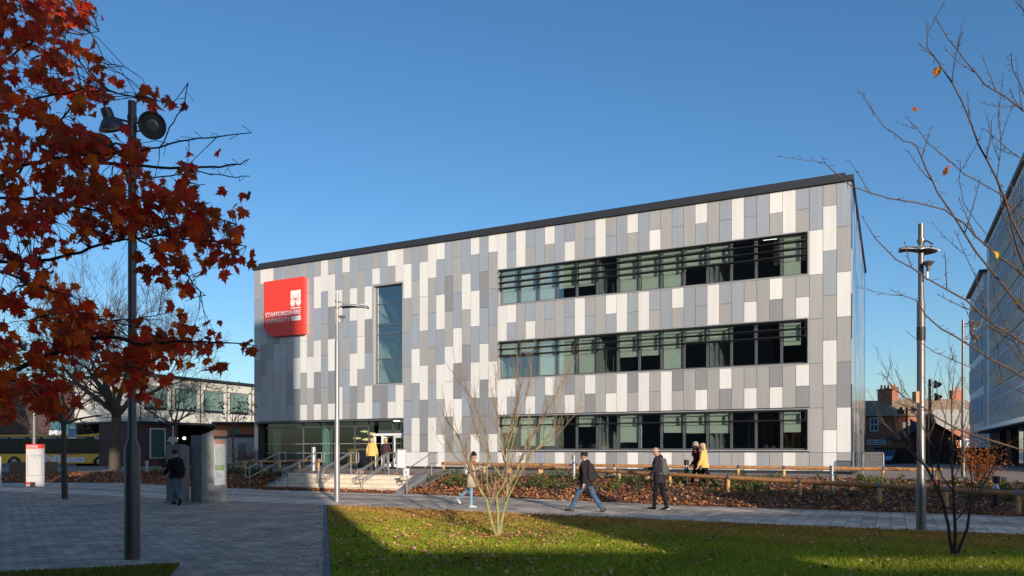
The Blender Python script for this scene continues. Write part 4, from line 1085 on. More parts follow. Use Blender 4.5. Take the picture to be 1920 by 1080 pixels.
house('dark fronted red brick house end with a white sash window beside the clad building', 1608, 1684, 92, 6.0, 8.2, 9, [(1631,4.1,1.0,1.7),(1626,2.45,2.2,.6)], [(1659,1.5)], gable=False)
house('long red brick terrace with tiled roof behind the slender lamp posts', 1684, 1845, 99, 6.3, 8.9, 9, [(1692,4.0,1.2,1.5),(1752,4.1,1.0,.9),(1778,3.9,1.4,1.2),(1700,2.2,1.3,.8)], [(1672,1.6),(1793,1.2)])
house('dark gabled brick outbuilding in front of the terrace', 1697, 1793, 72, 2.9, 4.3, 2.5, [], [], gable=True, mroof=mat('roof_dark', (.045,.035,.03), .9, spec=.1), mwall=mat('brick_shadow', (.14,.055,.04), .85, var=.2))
house('pale tiled roof building in front of the office block', 1760, 1851, 96, 4.5, 7.1, 2.6, [(1800,2.2,1.8,1.0)], [], mroof=bricktex('pale_tiles', (.40,.38,.34), (.34,.33,.30), (.14,.14,.13), .6, .22, .03, 0, .8, 'wall', var=.1))
# parked car behind the corner
c0 = P(1637,60,z=.30); car = thing('parked_car', 'dark blue parked car glimpsed beyond the perforated panel', 'car', c0)
prof = [(-2.0,.25),(-2.05,.65),(-1.6,.85),(-.9,1.0),(-.4,1.42),(.9,1.45),(1.5,1.0),(2.0,.9),(2.1,.5),(2.0,.25)]
s = MB(); s.prism([c0+Vector((x*.6,x*.8,z)) for x, z in prof], Vector((1.35,-1.0,0))); smooth_by(s.build('body', mat('car_blue', (.02,.03,.06), .25, coat=1), car), 25)
s = MB(); s.prism([c0+Vector((x*.6-.004,x*.8+.003,z))+Vector((1.35,-1.0,0))*1.003 for x, z in ((-.75,1.02),(-.35,1.36),(.8,1.38),(1.25,1.02))], Vector((.01,-.008,0))); s.build('window', m_hwin, car)
for x in (-1.25, 1.3):
    s = MB(); s.lathe(c0+Vector((x*.6,x*.8,.32))+Vector((1.36,-1.01,0)), [(.32,-.2),(.32,0),(.2,.01)], 16, axis=(.8,-.6,0)); wh = s.build('wheel', m_ty, car)
# garden fence and grass strip beyond
s = MB(); a = P(1640,62,z=.2)
for k in range(26): s.box(a+Vector((k*.42,0,0)), (.39,0,0), (0,.05,0), (0,0,1.75+rng.uniform(-.02,.02)))
tag(s.build('board_fence', mat('fence_dark', (.045,.03,.025), .85, var=.2)), 'dark board fence below the brick houses', 'fence')
s = MB(); s.add([P(1655,50,z=H(*P(1655,50,z=0).xy)+.015), P(1730,50,z=H(*P(1730,50,z=0).xy)+.015), P(1730,61,z=.40), P(1655,61,z=.40)], [(0,1,2,3)]); o = s.build('grass_verge', mat('verge_grass', (.05,.13,.02), .9, var=.3, vscale=3)); struct(o)
# ================================================================ trees
m_bark = mat('bark', (.085,.065,.05), .9, var=.35, vscale=9, bump=.6, bscale=30)
m_barkg = mat('bark_olive', (.30,.28,.11), .8, var=.35, vscale=6, bump=.3, bscale=40)
m_twigr = mat('twig_red', (.30,.20,.115), .75, var=.3, vscale=6)
m_barkd = mat('bark_dark', (.045,.035,.03), .9, var=.3, vscale=9)
m_barkb = mat('bark_brown', (.11,.065,.045), .75, var=.3, vscale=9)
def rvec(r): return Vector((r.gauss(0,1), r.gauss(0,1), r.gauss(0,1))).normalized()
def limb(mb, p, d, L, r, rg, wob=.12, up=.05, seg=5, rend=.35, n=6, mi=None):
    pts = [Vector(p)]; rs = [r]; d = Vector(d).normalized()
    for i in range(seg):
        d = (d + rvec(rg)*wob + Vector((0,0,up))).normalized()
        pts.append(pts[-1] + d*L/seg); rs.append(r*lerp(1, rend, (i+1)/seg))
    mb.tube(pts, rs, n, mi=mi); return pts, rs, d
def grow(mb, p, d, L, r, lev, rg, c):
    """c: dict(split, ang, ratio, rr, wob, up, min)"""
    n = 7 if r > .05 else (5 if r > .012 else 3)
    pts, rs, d2 = limb(mb, p, d, L, r, rg, c['wob'], c['up'], 5 if lev > 1 else 3, c.get('rend', .45), n, mi=(0 if r > c.get('twr', 0) else 1))
    if lev <= 0: 
        c.setdefault('tips', []).append((pts[-1], d2)); return
    k = rg.randint(*c['split'])
    for i in range(k):
        t = 1.0 if i == 0 else rg.uniform(.3, .98)
        j = min(len(pts)-2, int(t*(len(pts)-1))); f = t*(len(pts)-1)-j
        q = pts[j].lerp(pts[j+1], f); dd = (pts[j+1]-pts[j]).normalized()
        ax = dd.cross(rvec(rg)).normalized()
        a = R(rg.uniform(*c['ang'])) * (.5 if i == 0 else 1)
        nd = (Quaternion(ax, a) @ dd)
        grow(mb, q, nd, L*c['ratio']*rg.uniform(.75, 1.2), max(lerp(rs[j], rs[j+1], f)*c['rr'], c['min']), lev-1, rg, c)
def pxline(pts, Y0, dY=0.0, rg=None, wob=0.0):
    out = []
    for i, p in enumerate(pts):
        Y = Y0 + dY*(i/max(1, len(pts)-1)) + (rg.uniform(-wob, wob) if rg else 0)
        out.append(P(p[0], Y, py=p[1]))
    return out
def bud_twigs(mb, pts, rs, rg, every=.10, tl=(.03,.10), r=.0016, mi=0, grow_up=.3):
    """small side twigs and buds along a branch"""
    for i in range(len(pts)-1):
        a, b = pts[i], pts[i+1]; L = (b-a).length; k = max(1, int(L/every))
        for j in range(k):
            q = a.lerp(b, (j+rg.random())/k); d = (b-a).normalized(); s = d.cross(rvec(rg)).normalized()
            l = rg.uniform(*tl); e = q + (d*.8+s*.7+Vector((0,0,grow_up))).normalized()*l
            m_ = q.lerp(e, .5) + s*l*.08
            mb.tube([q, m_, e, e+(e-m_).normalized()*.008], [r*1.3, r, r*1.1, r*2.0], 4, mi=mi)

# ---- slender multi stem tree on the lawn (centre)
rg = random.Random(11)
def zc(pts): return [(800+x*.352, 640+y*.352) for x, y in pts]
base = G(932,1008)
tr = thing('multi_stem_tree', 'slender leafless multi stem tree with olive bark on the sunlit lawn', 'tree', base)
stems = [ (zc([(378,1050),(352,985),(318,845),(262,750),(215,640),(175,520),(100,400)]), .038, -.5),
          (zc([(380,1048),(380,960),(378,870),(372,822),(420,740),(418,610),(440,480),(480,330),(505,230)]), .036, .15),
          (zc([(384,1048),(398,960),(425,850),(430,770),(478,700),(510,600),(570,490),(650,350),(745,180)]), .033, .5),
          (zc([(425,850),(455,790),(500,690),(560,590),(690,510),(828,345)]), .017, .55),
          (zc([(322,850),(322,700),(328,560),(300,440),(240,300),(130,150)]), .014, -.45),
          (zc([(418,745),(380,700),(345,640),(290,540),(250,440),(215,260)]), .015, -.3),
          (zc([(419,640),(400,560),(375,450),(372,330),(365,150)]), .015, .3),
          (zc([(262,750),(200,660),(140,600),(90,520)]), .012, -.7),
          (zc([(430,560),(470,440),(520,330),(560,200),(550,60)]), .013, .1),
          (zc([(500,640),(600,560),(680,470),(700,330),(760,140)]), .011, .7),
          (zc([(425,700),(440,600),(470,500),(480,300),(490,90)]), .013, .0)]
mb = MB(); tips = []
for pts, r, dy in stems:
    k = len(pts); P3 = [P(x, base.y + dy*(i/(k-1))**1.2, py=y) for i, (x, y) in enumerate(pts)]
    if P3[0].z < .2: P3[0].z = -.05
    rs = [r*lerp(1, .22, i/(k-1)) for i in range(k)]
    # smooth subdivision
    Q, RQ = [], []
    for i in range(k-1):
        for t in (0, .5): 
            Q.append(P3[i].lerp(P3[i+1], t) + (rvec(rg)*.008 if 0 < i else Vector())); RQ.append(lerp(rs[i], rs[i+1], t))
    Q.append(P3[-1]); RQ.append(rs[-1])
    half = len(Q)//2
    mb.tube(Q[:half+1], RQ[:half+1], 8, mi=0); mb.tube(Q[half:], RQ[half:], 6, mi=1)
    for i in range(3, len(Q)-1):
        for _ in range(3 if i >= half else 2):
            q = Q[i].lerp(Q[i+1], rg.random()); d = (Q[i+1]-Q[i]).normalized(); s_ = d.cross(rvec(rg)).normalized()
            L = rg.uniform(.25, .75)
            tw, trs, _d = limb(mb, q, d+s_*.55+Vector((0,0,.35)), L, RQ[i]*.42+.0018, rg, .10, .09, 6, .4, 5, mi=1)
            bud_twigs(mb, tw, trs, rg, .12, (.04,.16), .0018, 1)
smooth_by(mb.build('branches', [m_barkg, m_twigr], tr), 60)

# ---- dark multi stem tree on the right lawn
def zr(pts): return [(1600+x*.463, 560+y*.463) for x, y in pts]
base = G(1789,1042)
tr2 = thing('multi_stem_tree', 'leafless multi stem tree with dark bark on the shaded lawn at right', 'tree', base)
stems = [ (zr([(408,1048),(396,1000),(384,920),(368,830),(345,770),(300,690),(250,640),(190,570),(90,465)]), .030, -.3),
          (zr([(410,1048),(410,990),(412,900),(405,780),(400,680),(402,560),(398,420),(405,320)]), .030, .2),
          (zr([(416,1048),(430,1010),(462,930),(475,850),(510,780),(560,700),(590,620)]), .030, .25),
          (zr([(368,830),(330,760),(310,640),(300,540),(315,440),(320,330)]), .012, -.2),
          (zr([(405,780),(360,720),(335,620),(270,500),(200,400),(100,240)]), .012, .2),
          (zr([(475,850),(480,760),(470,660),(500,540),(560,430)]), .012, .3),
          (zr([(402,640),(440,540),(470,440),(480,360)]), .010, .3),
          (zr([(412,900),(450,860),(470,790),(440,700),(445,600),(430,450)]), .011, -.2),
          (zr([(345,770),(340,640),(370,520),(385,380),(395,190)]), .010, .1)]
mb = MB(); rg = random.Random(5)
for pts, r, dy in stems:
    k = len(pts); P3 = [P(x, base.y + dy*(i/(k-1))**1.2, py=y) for i, (x, y) in enumerate(pts)]
    if P3[0].z < .15: P3[0].z = -.05
    rs = [r*lerp(1, .2, i/(k-1)) for i in range(k)]
    Q, RQ = [], []
    for i in range(k-1):
        for t in (0, .5): Q.append(P3[i].lerp(P3[i+1], t) + (rvec(rg)*.008 if 0 < i else Vector())); RQ.append(lerp(rs[i], rs[i+1], t))
    Q.append(P3[-1]); RQ.append(rs[-1]); half = len(Q)//2
    mb.tube(Q[:half+1], RQ[:half+1], 8, mi=0); mb.tube(Q[half:], RQ[half:], 6, mi=1)
    for i in range(5, len(Q)-1):
        for _ in range(2 if i >= half else 1):
            q = Q[i].lerp(Q[i+1], rg.random()); d = (Q[i+1]-Q[i]).normalized(); s_ = d.cross(rvec(rg)).normalized()
            tw, trs, _d = limb(mb, q, d+s_*.6+Vector((0,0,.2)), rg.uniform(.2,.65), RQ[i]*.4+.0015, rg, .10, .05, 6, .4, 5, mi=1)
            bud_twigs(mb, tw, trs, rg, .09, (.02,.09), .0016, 1)
smooth_by(mb.build('branches', [m_barkd, m_barkb], tr2), 60)

# ---- tree whose trunk stands outside the right border, its bare branches reach into view
nbp = Vector((4.95, 6.1, 0))
tr3 = thing('bare_tree', 'long bare reddish branches reaching in from the right border with a few last leaves', 'tree', nbp)
mb = MB(); rg = random.Random(3)
tk, tkr, _ = limb(mb, nbp-Vector((0,0,.05)), (0,0,1), 5.2, .085, rg, .03, .1, 8, .35, 10, mi=0)
BR = [([(1540,294),(1556,315),(1594,350),(1668,371),(1773,393),(1807,419),(1857,468),(1892,496),(1920,517)], 5.6, .011),
 ([(1750,29),(1777,74),(1812,117),(1847,159),(1890,185),(1920,210)], 5.9, .009),
 ([(1736,35),(1740,89),(1765,124),(1804,190),(1835,268),(1867,330),(1898,412),(1925,470)], 5.5, .012),
 ([(1618,185),(1657,237),(1695,264),(1719,272),(1738,319),(1758,361),(1789,404),(1830,470),(1900,560),(1935,600)], 5.8, .012),
 ([(1699,218),(1742,268),(1808,327),(1874,363),(1930,420)], 6.2, .008),
 ([(1617,405),(1642,447),(1681,486),(1737,521),(1814,563),(1857,605),(1920,644)], 5.4, .011),
 ([(1668,542),(1716,563),(1737,591),(1765,616),(1814,647),(1857,672),(1925,711)], 5.7, .012),
 ([(1882,136),(1870,218),(1878,272),(1870,331),(1880,400),(1905,480)], 6.3, .007),
 ([(1885,380),(1898,430),(1920,503),(1935,560)], 5.2, .013),
 ([(1651,696),(1678,731),(1694,743),(1723,759),(1757,782),(1794,804),(1861,827),(1930,850)], 5.9, .011),
 ([(1895,98),(1900,130),(1925,185)], 5.8, .006), ([(1893,163),(1905,195),(1925,215)], 6.0, .005), ([(1905,0),(1925,25)], 5.8, .008),
 ([(1845,240),(1862,255),(1892,280),(1925,305)], 6.1, .005), ([(1790,430),(1830,520),(1870,640),(1880,720)], 6.1, .006), ([(1700,620),(1750,660),(1820,690),(1925,740)], 6.3, .006),
 ([(1800,300),(1798,340),(1806,380),(1850,440)], 5.6, .004), ([(1836,550),(1850,590),(1900,660),(1925,690)], 5.3, .006),([(1870,470),(1862,540),(1880,600),(1925,680)], 6.0, .006)]
for pts, Y, r in BR:
    k = len(pts); P3 = [P(x, Y + .5*((i/(k-1))-.5), py=y) for i, (x, y) in enumerate(pts)]
    rs = [lerp(.0020, r*.72, (i/(k-1))**.8) for i in range(k)]
    last = P3[-1]; att = min(tk, key=lambda q: abs(q.z-(last.z-.45)))
    if pts[-1][0] >= 1915: P3 += [last.lerp(att, .5)+Vector((0,0,-.05)), att]; rs += [r*1.15, r*1.4]
    Q, RQ = [], []
    for i in range(len(P3)-1):
        for t in (0, .5): Q.append(P3[i].lerp(P3[i+1], t)+rvec(rg)*.006); RQ.append(lerp(rs[i], rs[i+1], t))
    Q.append(P3[-1]); RQ.append(rs[-1])
    mb.tube(Q, RQ, 7, mi=0)
    bud_twigs(mb, Q[:-3], RQ, rg, .07, (.015,.05), .0018, 0)
    for i in range(1, len(Q)-5, 2):
        if rg.random() < .65:
            d = (Q[i]-Q[i+1]).normalized(); s_ = d.cross(rvec(rg)).normalized()
            tw, trs, _d = limb(mb, Q[i], d+s_*.8+Vector((0,0,.3)), rg.uniform(.12,.45), RQ[i]*.5+.0012, rg, .10, .05, 5, .5, 5, mi=0)
            bud_twigs(mb, tw, trs, rg, .05, (.012,.04), .0016, 0)
smooth_by(mb.build('branches', [m_barkb], tr3), 60)

# ---- leaves: maple outline
MAP = [(0,-.02),(.10,.02),(.33,-.12),(.28,.05),(.52,.12),(.40,.22),(.62,.46),(.40,.42),(.38,.52),(.22,.42),(.28,.72),(.15,.68),(0,1.0)]
MAPL = MAP + [(-x, y) for x, y in MAP[-2:0:-1]]
def leaf_pts(c, size, x, y, shape=MAPL, fold=.18, curl=.15):
    z = x.cross(y); out = []
    for a, b in shape:
        h = abs(a)*fold - curl*(b-.4)**2
        out.append(c + (x*a + y*(b-.15) + z*h)*size)
    return out
def add_leaf(mb, tones, c, size, rg, tone, shape=MAPL, droop=.5, flat=None):
    if flat is None:
        y = (rvec(rg) + Vector((0,0,-droop*2))).normalized()
    else: y = (Vector((rg.gauss(0,1), rg.gauss(0,1), rg.gauss(0,flat)))).normalized()
    x = y.cross(rvec(rg)).normalized() if flat is None else (y.cross(Vector((rg.gauss(0,flat),rg.gauss(0,flat),1)))).normalized()
    pts = leaf_pts(c, size, x, y, shape, rg.uniform(-.3,.6), rg.uniform(-.4,.9))
    n = len(pts); ctr = c + y*size*.22
    mb.add(pts+[ctr], [(i, (i+1) % n, n) for i in range(n)])
    tones.extend([tuple(c*(.84+.32*((i*7919+int(abs(c_)*1e4))%11)/10) for c in tone) for i, c_ in ((i, ctr.x) for i in range(n))])
# ---- red maple, trunk left of the frame
rg = random.Random(21)
mbp = Vector((-5.6, 6.2, 0))
mp_ = thing('maple_tree', 'red autumn maple whose leafy branches hang in from the left border', 'tree', mbp)
mb = MB(); tk, tkr, _ = limb(mb, mbp-Vector((0,0,.05)), (.02,0,1), 6.4, .19, rg, .03, .1, 8, .4, 12)
ML = [ ([(468,300),(440,310),(400,313),(320,314),(240,308),(160,305),(90,300),(40,312),(-20,345)], 5.6, .018),
 ([(463,462),(367,450),(300,443),(233,448),(187,460),(133,478),(90,487),(0,492),(-40,500)], 5.4, .015),
 ([(480,647),(400,643),(333,638),(267,647),(207,630),(160,637),(100,663),(50,683),(0,710),(-50,740)], 5.2, .022),
 ([(170,148),(148,185),(118,218),(74,267),(37,322),(-20,360)], 6.0, .012),
 ([(185,60),(141,65),(115,56),(89,61),(56,81),(0,122),(-40,140)], 6.0, .010),
 ([(330,194),(259,181),(207,172),(155,168),(74,181),(0,200)], 5.5, .009),
 ([(470,250),(407,255),(352,261),(300,276),(244,287),(180,290),(100,296)], 5.3, .009), ([(355,157),(340,205),(318,240),(300,276)], 5.3, .005),
 ([(233,123),(207,122),(178,108),(159,96),(120,90),(60,110)], 5.9, .006),
 ([(26,-10),(11,30),(0,63),(-40,200)], 6.2, .035),
 ([(443,422),(417,413),(377,417),(330,430),(280,425),(200,400),(100,380),(0,370)], 5.9, .012),
 ([(469,332),(430,331),(370,322),(320,330),(260,335)], 5.7, .006),
 ([(385,345),(350,345),(300,370),(240,380),(150,372)], 5.8, .008),
 ([(385,556),(355,520),(310,480),(260,450)], 5.5, .008),
 ([(150,560),(100,545),(67,533),(30,520),(-20,505)], 5.0, .010),
 ([(290,700),(240,685),(190,665),(150,640)], 5.1, .008), ([(110,760),(70,735),(30,715),(-10,705)], 5.4, .010),
 ([(200,120),(150,20),(120,-30)], 6.3, .01), ([(300,590),(250,600),(200,600),(120,580),(60,600)], 5.4,.007)]
bs = []
for pts, Y, r in ML:
    k = len(pts); P3 = [P(x, Y + .7*((i/(k-1))-.4), py=y) for i, (x, y) in enumerate(pts)]
    rs = [lerp(.0028, r, (i/(k-1))**.8) for i in range(k)]
    last = P3[-1]; att = min(tk, key=lambda q: abs(q.z-(last.z-.4)))
    if pts[-1][0] <= 0: P3 += [last.lerp(att, .5)+Vector((0,0,-.05)), att]; rs += [r*1.2, r*1.6]
    Q, RQ = [], []
    for i in range(len(P3)-1):
        for t in (0, .33, .67): Q.append(P3[i].lerp(P3[i+1], t)+rvec(rg)*.008); RQ.append(lerp(rs[i], rs[i+1], t))
    Q.append(P3[-1]); RQ.append(rs[-1]); mb.tube(Q, RQ, 7)
    bud_twigs(mb, Q[:-6], RQ, rg, .16, (.03,.10), .0017, 0, 0)
    bs += Q
# leaf mass: ellipses (photo px) with weights; each gets its own depth
EL = [(35,120,85,130,170),(105,85,75,60,75),(70,20,75,35,60),(150,18,40,22,20),(50,310,105,105,190),(150,235,80,70,110),(193,145,35,30,22),(120,400,135,65,170),(255,400,120,62,120),(325,365,70,45,45),
 (225,330,70,50,48),(400,450,55,38,40),(325,500,62,38,50),(300,440,95,35,70),(30,470,75,50,70),(415,480,40,22,16),(70,535,40,30,24),(120,575,55,50,80),(130,625,65,40,75),(190,620,45,30,30),
 (15,610,28,90,50),(55,700,75,55,95),(230,650,115,36,110),(310,660,75,32,50),(375,640,42,24,22),(255,705,62,38,60),(90,745,45,32,45),(25,755,50,30,40),(400,688,18,12,5),
 (272,185,25,12,7),(250,212,40,18,14),(305,205,22,12,6),(345,600,30,20,12),(190,30,20,15,4),(345,312,20,12,6),(430,420,25,20,14),(330,400,60,40,30),(235,285,50,20,22),(180,275,60,35,40),(350,560,20,10,4)]
lm = MB(); tones = []; tw = MB()
m_leaf = mat('maple_leaf', (.68,.110,.024), .55, tone=True, trans=.58)
def one_leaf(c, orange):
    s_ = rg.choice([rg.uniform(.05,.085), rg.uniform(.075,.115)])
    if rg.random() < orange: t = (rg.uniform(1.4,2.0), rg.uniform(1.5,2.6), .8)
    else: t = (rg.uniform(.6,1.5), rg.uniform(.35,1.2), rg.uniform(.6,1.3))
    add_leaf(lm, tones, c, s_, rg, t)
bsn = np.array([b[:] for b in bs])
DAPPLES = [(120,580,70,60),(140,480,30,20),(20,640,25,60),(120,620,60,40),(300,700,40,30),(30,700,40,30)]  # sun dapples painted in as patches of orange leaves
for (cx, cy, rx, ry, n) in EL:
    k = 0; n = int(n*1.08)
    while k < n:
        a = rg.uniform(0, 2*math.pi); q = math.sqrt(rg.random())
        px, py = cx+math.cos(a)*q*rx*1.0, cy+math.sin(a)*q*ry*1.0
        if ((px-298)/44)**2+((py-240)/42)**2 < 1 or ((px-212)/46)**2+((py-230)/44)**2 < 1 or (abs(px-256) < 16 and 190 < py < 250): k += .5; continue
        c0_ = P(px, rg.uniform(4.9, 6.3), py=py); cl = rg.randint(2, 5)
        org = .10
        for (ox, oy, orx, ory) in DAPPLES:
            if ((px-ox)/orx)**2+((py-oy)/ory)**2 < 1: org = .6
        # twig to the nearest branch
        dd = ((bsn - np.array(c0_[:]))**2).sum(1); j = int(dd.argmin())
        if dd[j] < .30:
            b0 = Vector(bsn[j]); m_ = b0.lerp(c0_, .5)+rvec(rg)*.03+Vector((0,0,.03)); mb.tube([b0, m_, c0_], [.0034,.0026,.0018], 4)
        for _ in range(cl):
            one_leaf(c0_ + rvec(rg)*rg.uniform(.01,.11), org); k += 1
for (px, py) in ((420,357),(455,364),(468,367),(467,640),(470,655),(408,284),(463,645),(430,440),(350,200)):
    one_leaf(P(px, 5.4, py=py), 0)
# rest of the crown outside the frame, so the tree is whole
for _ in range(620):
    c1 = Vector((rg.uniform(-8.6,-4.6), rg.uniform(4.0,8.4), rg.uniform(2.6,6.8)))
    if (c1.x/c1.y)*FPX+960 > -10: continue
    for _ in range(2): one_leaf(c1+rvec(rg)*.12, .12)
for _ in range(26):
    q = tk[rg.randint(3,8)]; grow(mb, q, rvec(rg)+Vector((-.9,.1,.5)), rg.uniform(.8,1.6), .03, 2, rg, dict(split=(2,3), ang=(20,45), ratio=.6, rr=.6, wob=.15, up=.03, min=.003))
smooth_by(mb.build('trunk', m_barkd, mp_), 60)
lm.build('foliage', m_leaf, mp_, tones=tones)
# a few last leaves on the right bare tree
s = MB(); tn = []
LSH = [(0,0),(.16,.12),(.30,.35),(.30,.62),(.16,.86),(0,1.0),(-.16,.86),(-.30,.62),(-.30,.35),(-.16,.12)]
for px, py, sz, t in ((1762,125,.10,(.9,2.6,1)),(1714,201,.055,(1.0,1.6,1)),(1775,316,.06,(.8,1.4,1)),(1862,470,.085,(1.6,6,2)),(1917,560,.08,(1.6,6,2)),(1755,128,.06,(1.0,2,1)),(1868,478,.05,(1.6,5,2)),(1778,310,.04,(.9,1.3,1))):
    add_leaf(s, tn, P(px, 5.5, py=py), sz, rg, t, shape=LSH)
s.build('foliage', m_leaf, tr3, tones=tn)

# ---- trees behind the square on the left
rg = random.Random(31)
def bare(px, py, z, name, label, h, r, lev, c, m=m_bark, leaves=0, Y=None, lsz=.06, ltone=(.3,1.2,.6), mt=None, tl=.38):
    b0 = G(px, py, z); 
    if Y: b0 = P(px, Y, z=z)
    t = thing(name, label, 'tree', b0); mb = MB(); c = dict(c)
    pts, rs, d = limb(mb, b0-Vector((0,0,.1)), (0,0,1), h*tl, r, rg, .02, .05, 6, .72, 12)
    for k in range(c.pop('n0')):
        q = pts[-1].lerp(pts[-2], rg.random()*1.2) if k else pts[-1]
        a = 2*math.pi*(k*.38+rg.random()*.1); el_ = rg.uniform(*c['el']) if k else 1.4
        grow(mb, q, Vector((math.cos(a)*math.cos(el_), math.sin(a)*math.cos(el_), math.sin(el_))), h*c['L0']*rg.uniform(.85,1.15), r*.5, lev, rg, c)
    smooth_by(mb.build('branches', [m, mt or m], t), 60)
    if leaves:
        s = MB(); tn = []
        tips = c.get('tips', [])
        for _ in range(leaves):
            q, d = rg.choice(tips); f = rg.uniform(.8,1.2)
            add_leaf(s, tn, q+rvec(rg)*.1, lsz*rg.uniform(.7,1.3), rg, tuple(x*f for x in ltone), shape=LSH)
        s.build('foliage', m_leaf, t, tones=tn)
    return t
base_c = dict(n0=8, el=(.15,1.15), L0=.27, split=(3,4), ang=(18,48), ratio=.68, rr=.62, wob=.14, up=.045, min=.012)
bare(215, 877, .5, 'bare_tree', 'big spreading leafless tree standing in front of the glazed bridge wing', 15.0, .40, 5, base_c, leaves=0, Y=52, tl=.30)
bare(122, 936, 0, 'young_tree', 'young tree with thin trunk and brown twiggy crown beside the slim sign pole', 7.6, .10, 4, dict(n0=9, el=(.2,1.2), L0=.20, split=(3,4), ang=(20,55), ratio=.72, rr=.6, wob=.2, up=.0, min=.0045), leaves=420, lsz=.07, ltone=(.22,1.0,.8), tl=.42)
bare(438, 870, .6, 'young_tree', 'thin young tree with sparse dark leaves before the bridge wing', 5.8, .07, 3, dict(n0=6, el=(.5,1.2), L0=.24, split=(3,3), ang=(20,45), ratio=.65, rr=.6, wob=.15, up=.04, min=.006), leaves=260, Y=45, lsz=.12, ltone=(.06,.35,.6), tl=.40)
bare(60, 870, .4, 'bare_tree', 'twiggy small tree at far left behind the yellow bus', 11, .22, 4, dict(base_c, L0=.24), leaves=0, Y=72)
bare(330, 872, .5, 'bare_tree', 'slim leafless tree behind the dark floodlight pole', 9, .14, 4, dict(base_c, L0=.22, n0=6, min=.009), leaves=60, Y=55, tl=.4)
bare(1655, 800, .3, 'bare_tree', 'distant leafless treetop above the brick chimney', 10.5, .25, 4, dict(base_c, min=.03), Y=125)
# copper beech hedge bush at right and red shrubs at left
def bush(p, name, label, rx, ry, rz, n, tone, sz, nb=10, sh=LSH, trunkh=.1):
    t = thing(name, label, 'shrub', p); mb = MB(); s = MB(); tn = []
    for k in range(nb):
        a = rg.uniform(0, 6.28); e = p + Vector((math.cos(a)*rx*rg.uniform(.3,.9), math.sin(a)*ry*rg.uniform(.3,.9), rz*2*rg.uniform(.5,1)))
        mb.tube([p, p.lerp(e,.5)+rvec(rg)*.05, e], [.016,.010,.004], 5)
        for _ in range(n//nb):
            q = p.lerp(e, rg.uniform(.25,1.08)) + rvec(rg)*rx*rg.uniform(.05,.45); q.z = max(q.z, p.z+.05)
            f = rg.uniform(.6,1.35); add_leaf(s, tn, q, sz*rg.uniform(.7,1.3), rg, tuple(x*f for x in tone), shape=sh, droop=.2)
    mb.build('branches', m_barkd, t); s.build('foliage', m_leaf, t, tones=tn); return t
b0 = P(1838, 24.5, z=0); b0.z = H(b0.x, b0.y)
bush(b0, 'beech_shrub', 'orange brown beech shrub in the bed at the right', .85, .6, .80, 950, (.75,1.45,1.0), .065, 18)
for px, Y, z, lab in ((462,46,.62,'dark red shrub beside the lobby corner'),(305,52,.45,'dark red shrub left of the grey pillar'),(345,50,.45,'reddish shrub behind the man in the beanie')):
    b0 = P(px, Y, z=z); bush(b0, 'shrub', lab, 1.0, .6, .62, 420, (.28,.45,1.0), .10, 10)

# ================================================================ fallen leaves, grass, bed plants
rg = random.Random(77)
m_litter = mat('fallen_leaf', (.38,.18,.08), .8, tone=True)
npr = np.random.default_rng(5)
def litter(name, pts, size, tones_, lift=.01, tilt=.35):
    """pts Nx3; quads folded into leaf-like kites"""
    n = len(pts); a = npr.uniform(0, 2*np.pi, n); s = size*npr.uniform(.6, 1.35, n)
    ux = np.stack([np.cos(a), np.sin(a), npr.normal(0, tilt, n)], 1); uy = np.stack([-np.sin(a), np.cos(a), npr.normal(0, tilt, n)], 1)
    c = pts + np.array([0, 0, lift]); v = np.empty((n, 5, 3), dtype=np.float32)
    v[:,0] = c - ux*s[:,None]*.55; v[:,1] = c + uy*s[:,None]*.36 + np.array([0,0,1])*(s*npr.uniform(0,.35,n))[:,None]; v[:,2] = c + ux*s[:,None]*.5 + np.array([0,0,1])*(s*npr.uniform(0,.3,n))[:,None]
    v[:,3] = c - uy*s[:,None]*.36 + np.array([0,0,1])*(s*npr.uniform(0,.35,n))[:,None]; v[:,4] = c + ux*s[:,None]*.1
    vv = v.reshape(-1, 3); o = np.arange(n)[:,None]*5
    tri = np.concatenate([o+np.array([0,1,4]), o+np.array([1,2,4]), o+np.array([2,3,4]), o+np.array([3,0,4])], 1).reshape(-1, 3)
    me = bpy.data.meshes.new(name); me.vertices.add(len(vv)); me.vertices.foreach_set('co', vv.ravel())
    me.loops.add(tri.size); me.loops.foreach_set('vertex_index', tri.ravel().astype(np.int32)); me.polygons.add(len(tri))
    me.polygons.foreach_set('loop_start', np.arange(0, tri.size, 3, dtype=np.int32)); me.polygons.foreach_set('loop_total', np.full(len(tri), 3, dtype=np.int32)); me.update(calc_edges=True)
    ca = me.attributes.new('tone', 'FLOAT_COLOR', 'FACE'); t = np.repeat(tones_, 4, axis=0); ca.data.foreach_set('color', np.concatenate([t, np.ones((len(t),1))], 1).astype(np.float32).ravel())
    me.materials.append(m_litter); ob_ = bpy.data.objects.new(name, me); COL.objects.link(ob_); ob_['kind'] = 'stuff'; return ob_
PAL = 1.15*np.array([(1.0,1.0,1.0),(1.35,1.3,1.2),(.75,.55,.5),(1.6,1.9,1.6),(.45,.35,.4),(1.15,.6,.35),(1.5,1.6,2.2)])
def pick(n, w): return PAL[npr.choice(len(PAL), n, p=np.array(w)/sum(w))]*npr.uniform(.75,1.2,(n,1))
pts = []
for _ in range(38000):
    u = rg.uniform(-45, 14); e = edge_v(u); v = e + abs(rg.random()**1.4)*bedD(u)*1.0
    if -23.2 < u < -15.6: continue
    p = fromUV(u, v); pts.append((p.x, p.y, H(p.x, p.y)+rg.uniform(0,.05)))
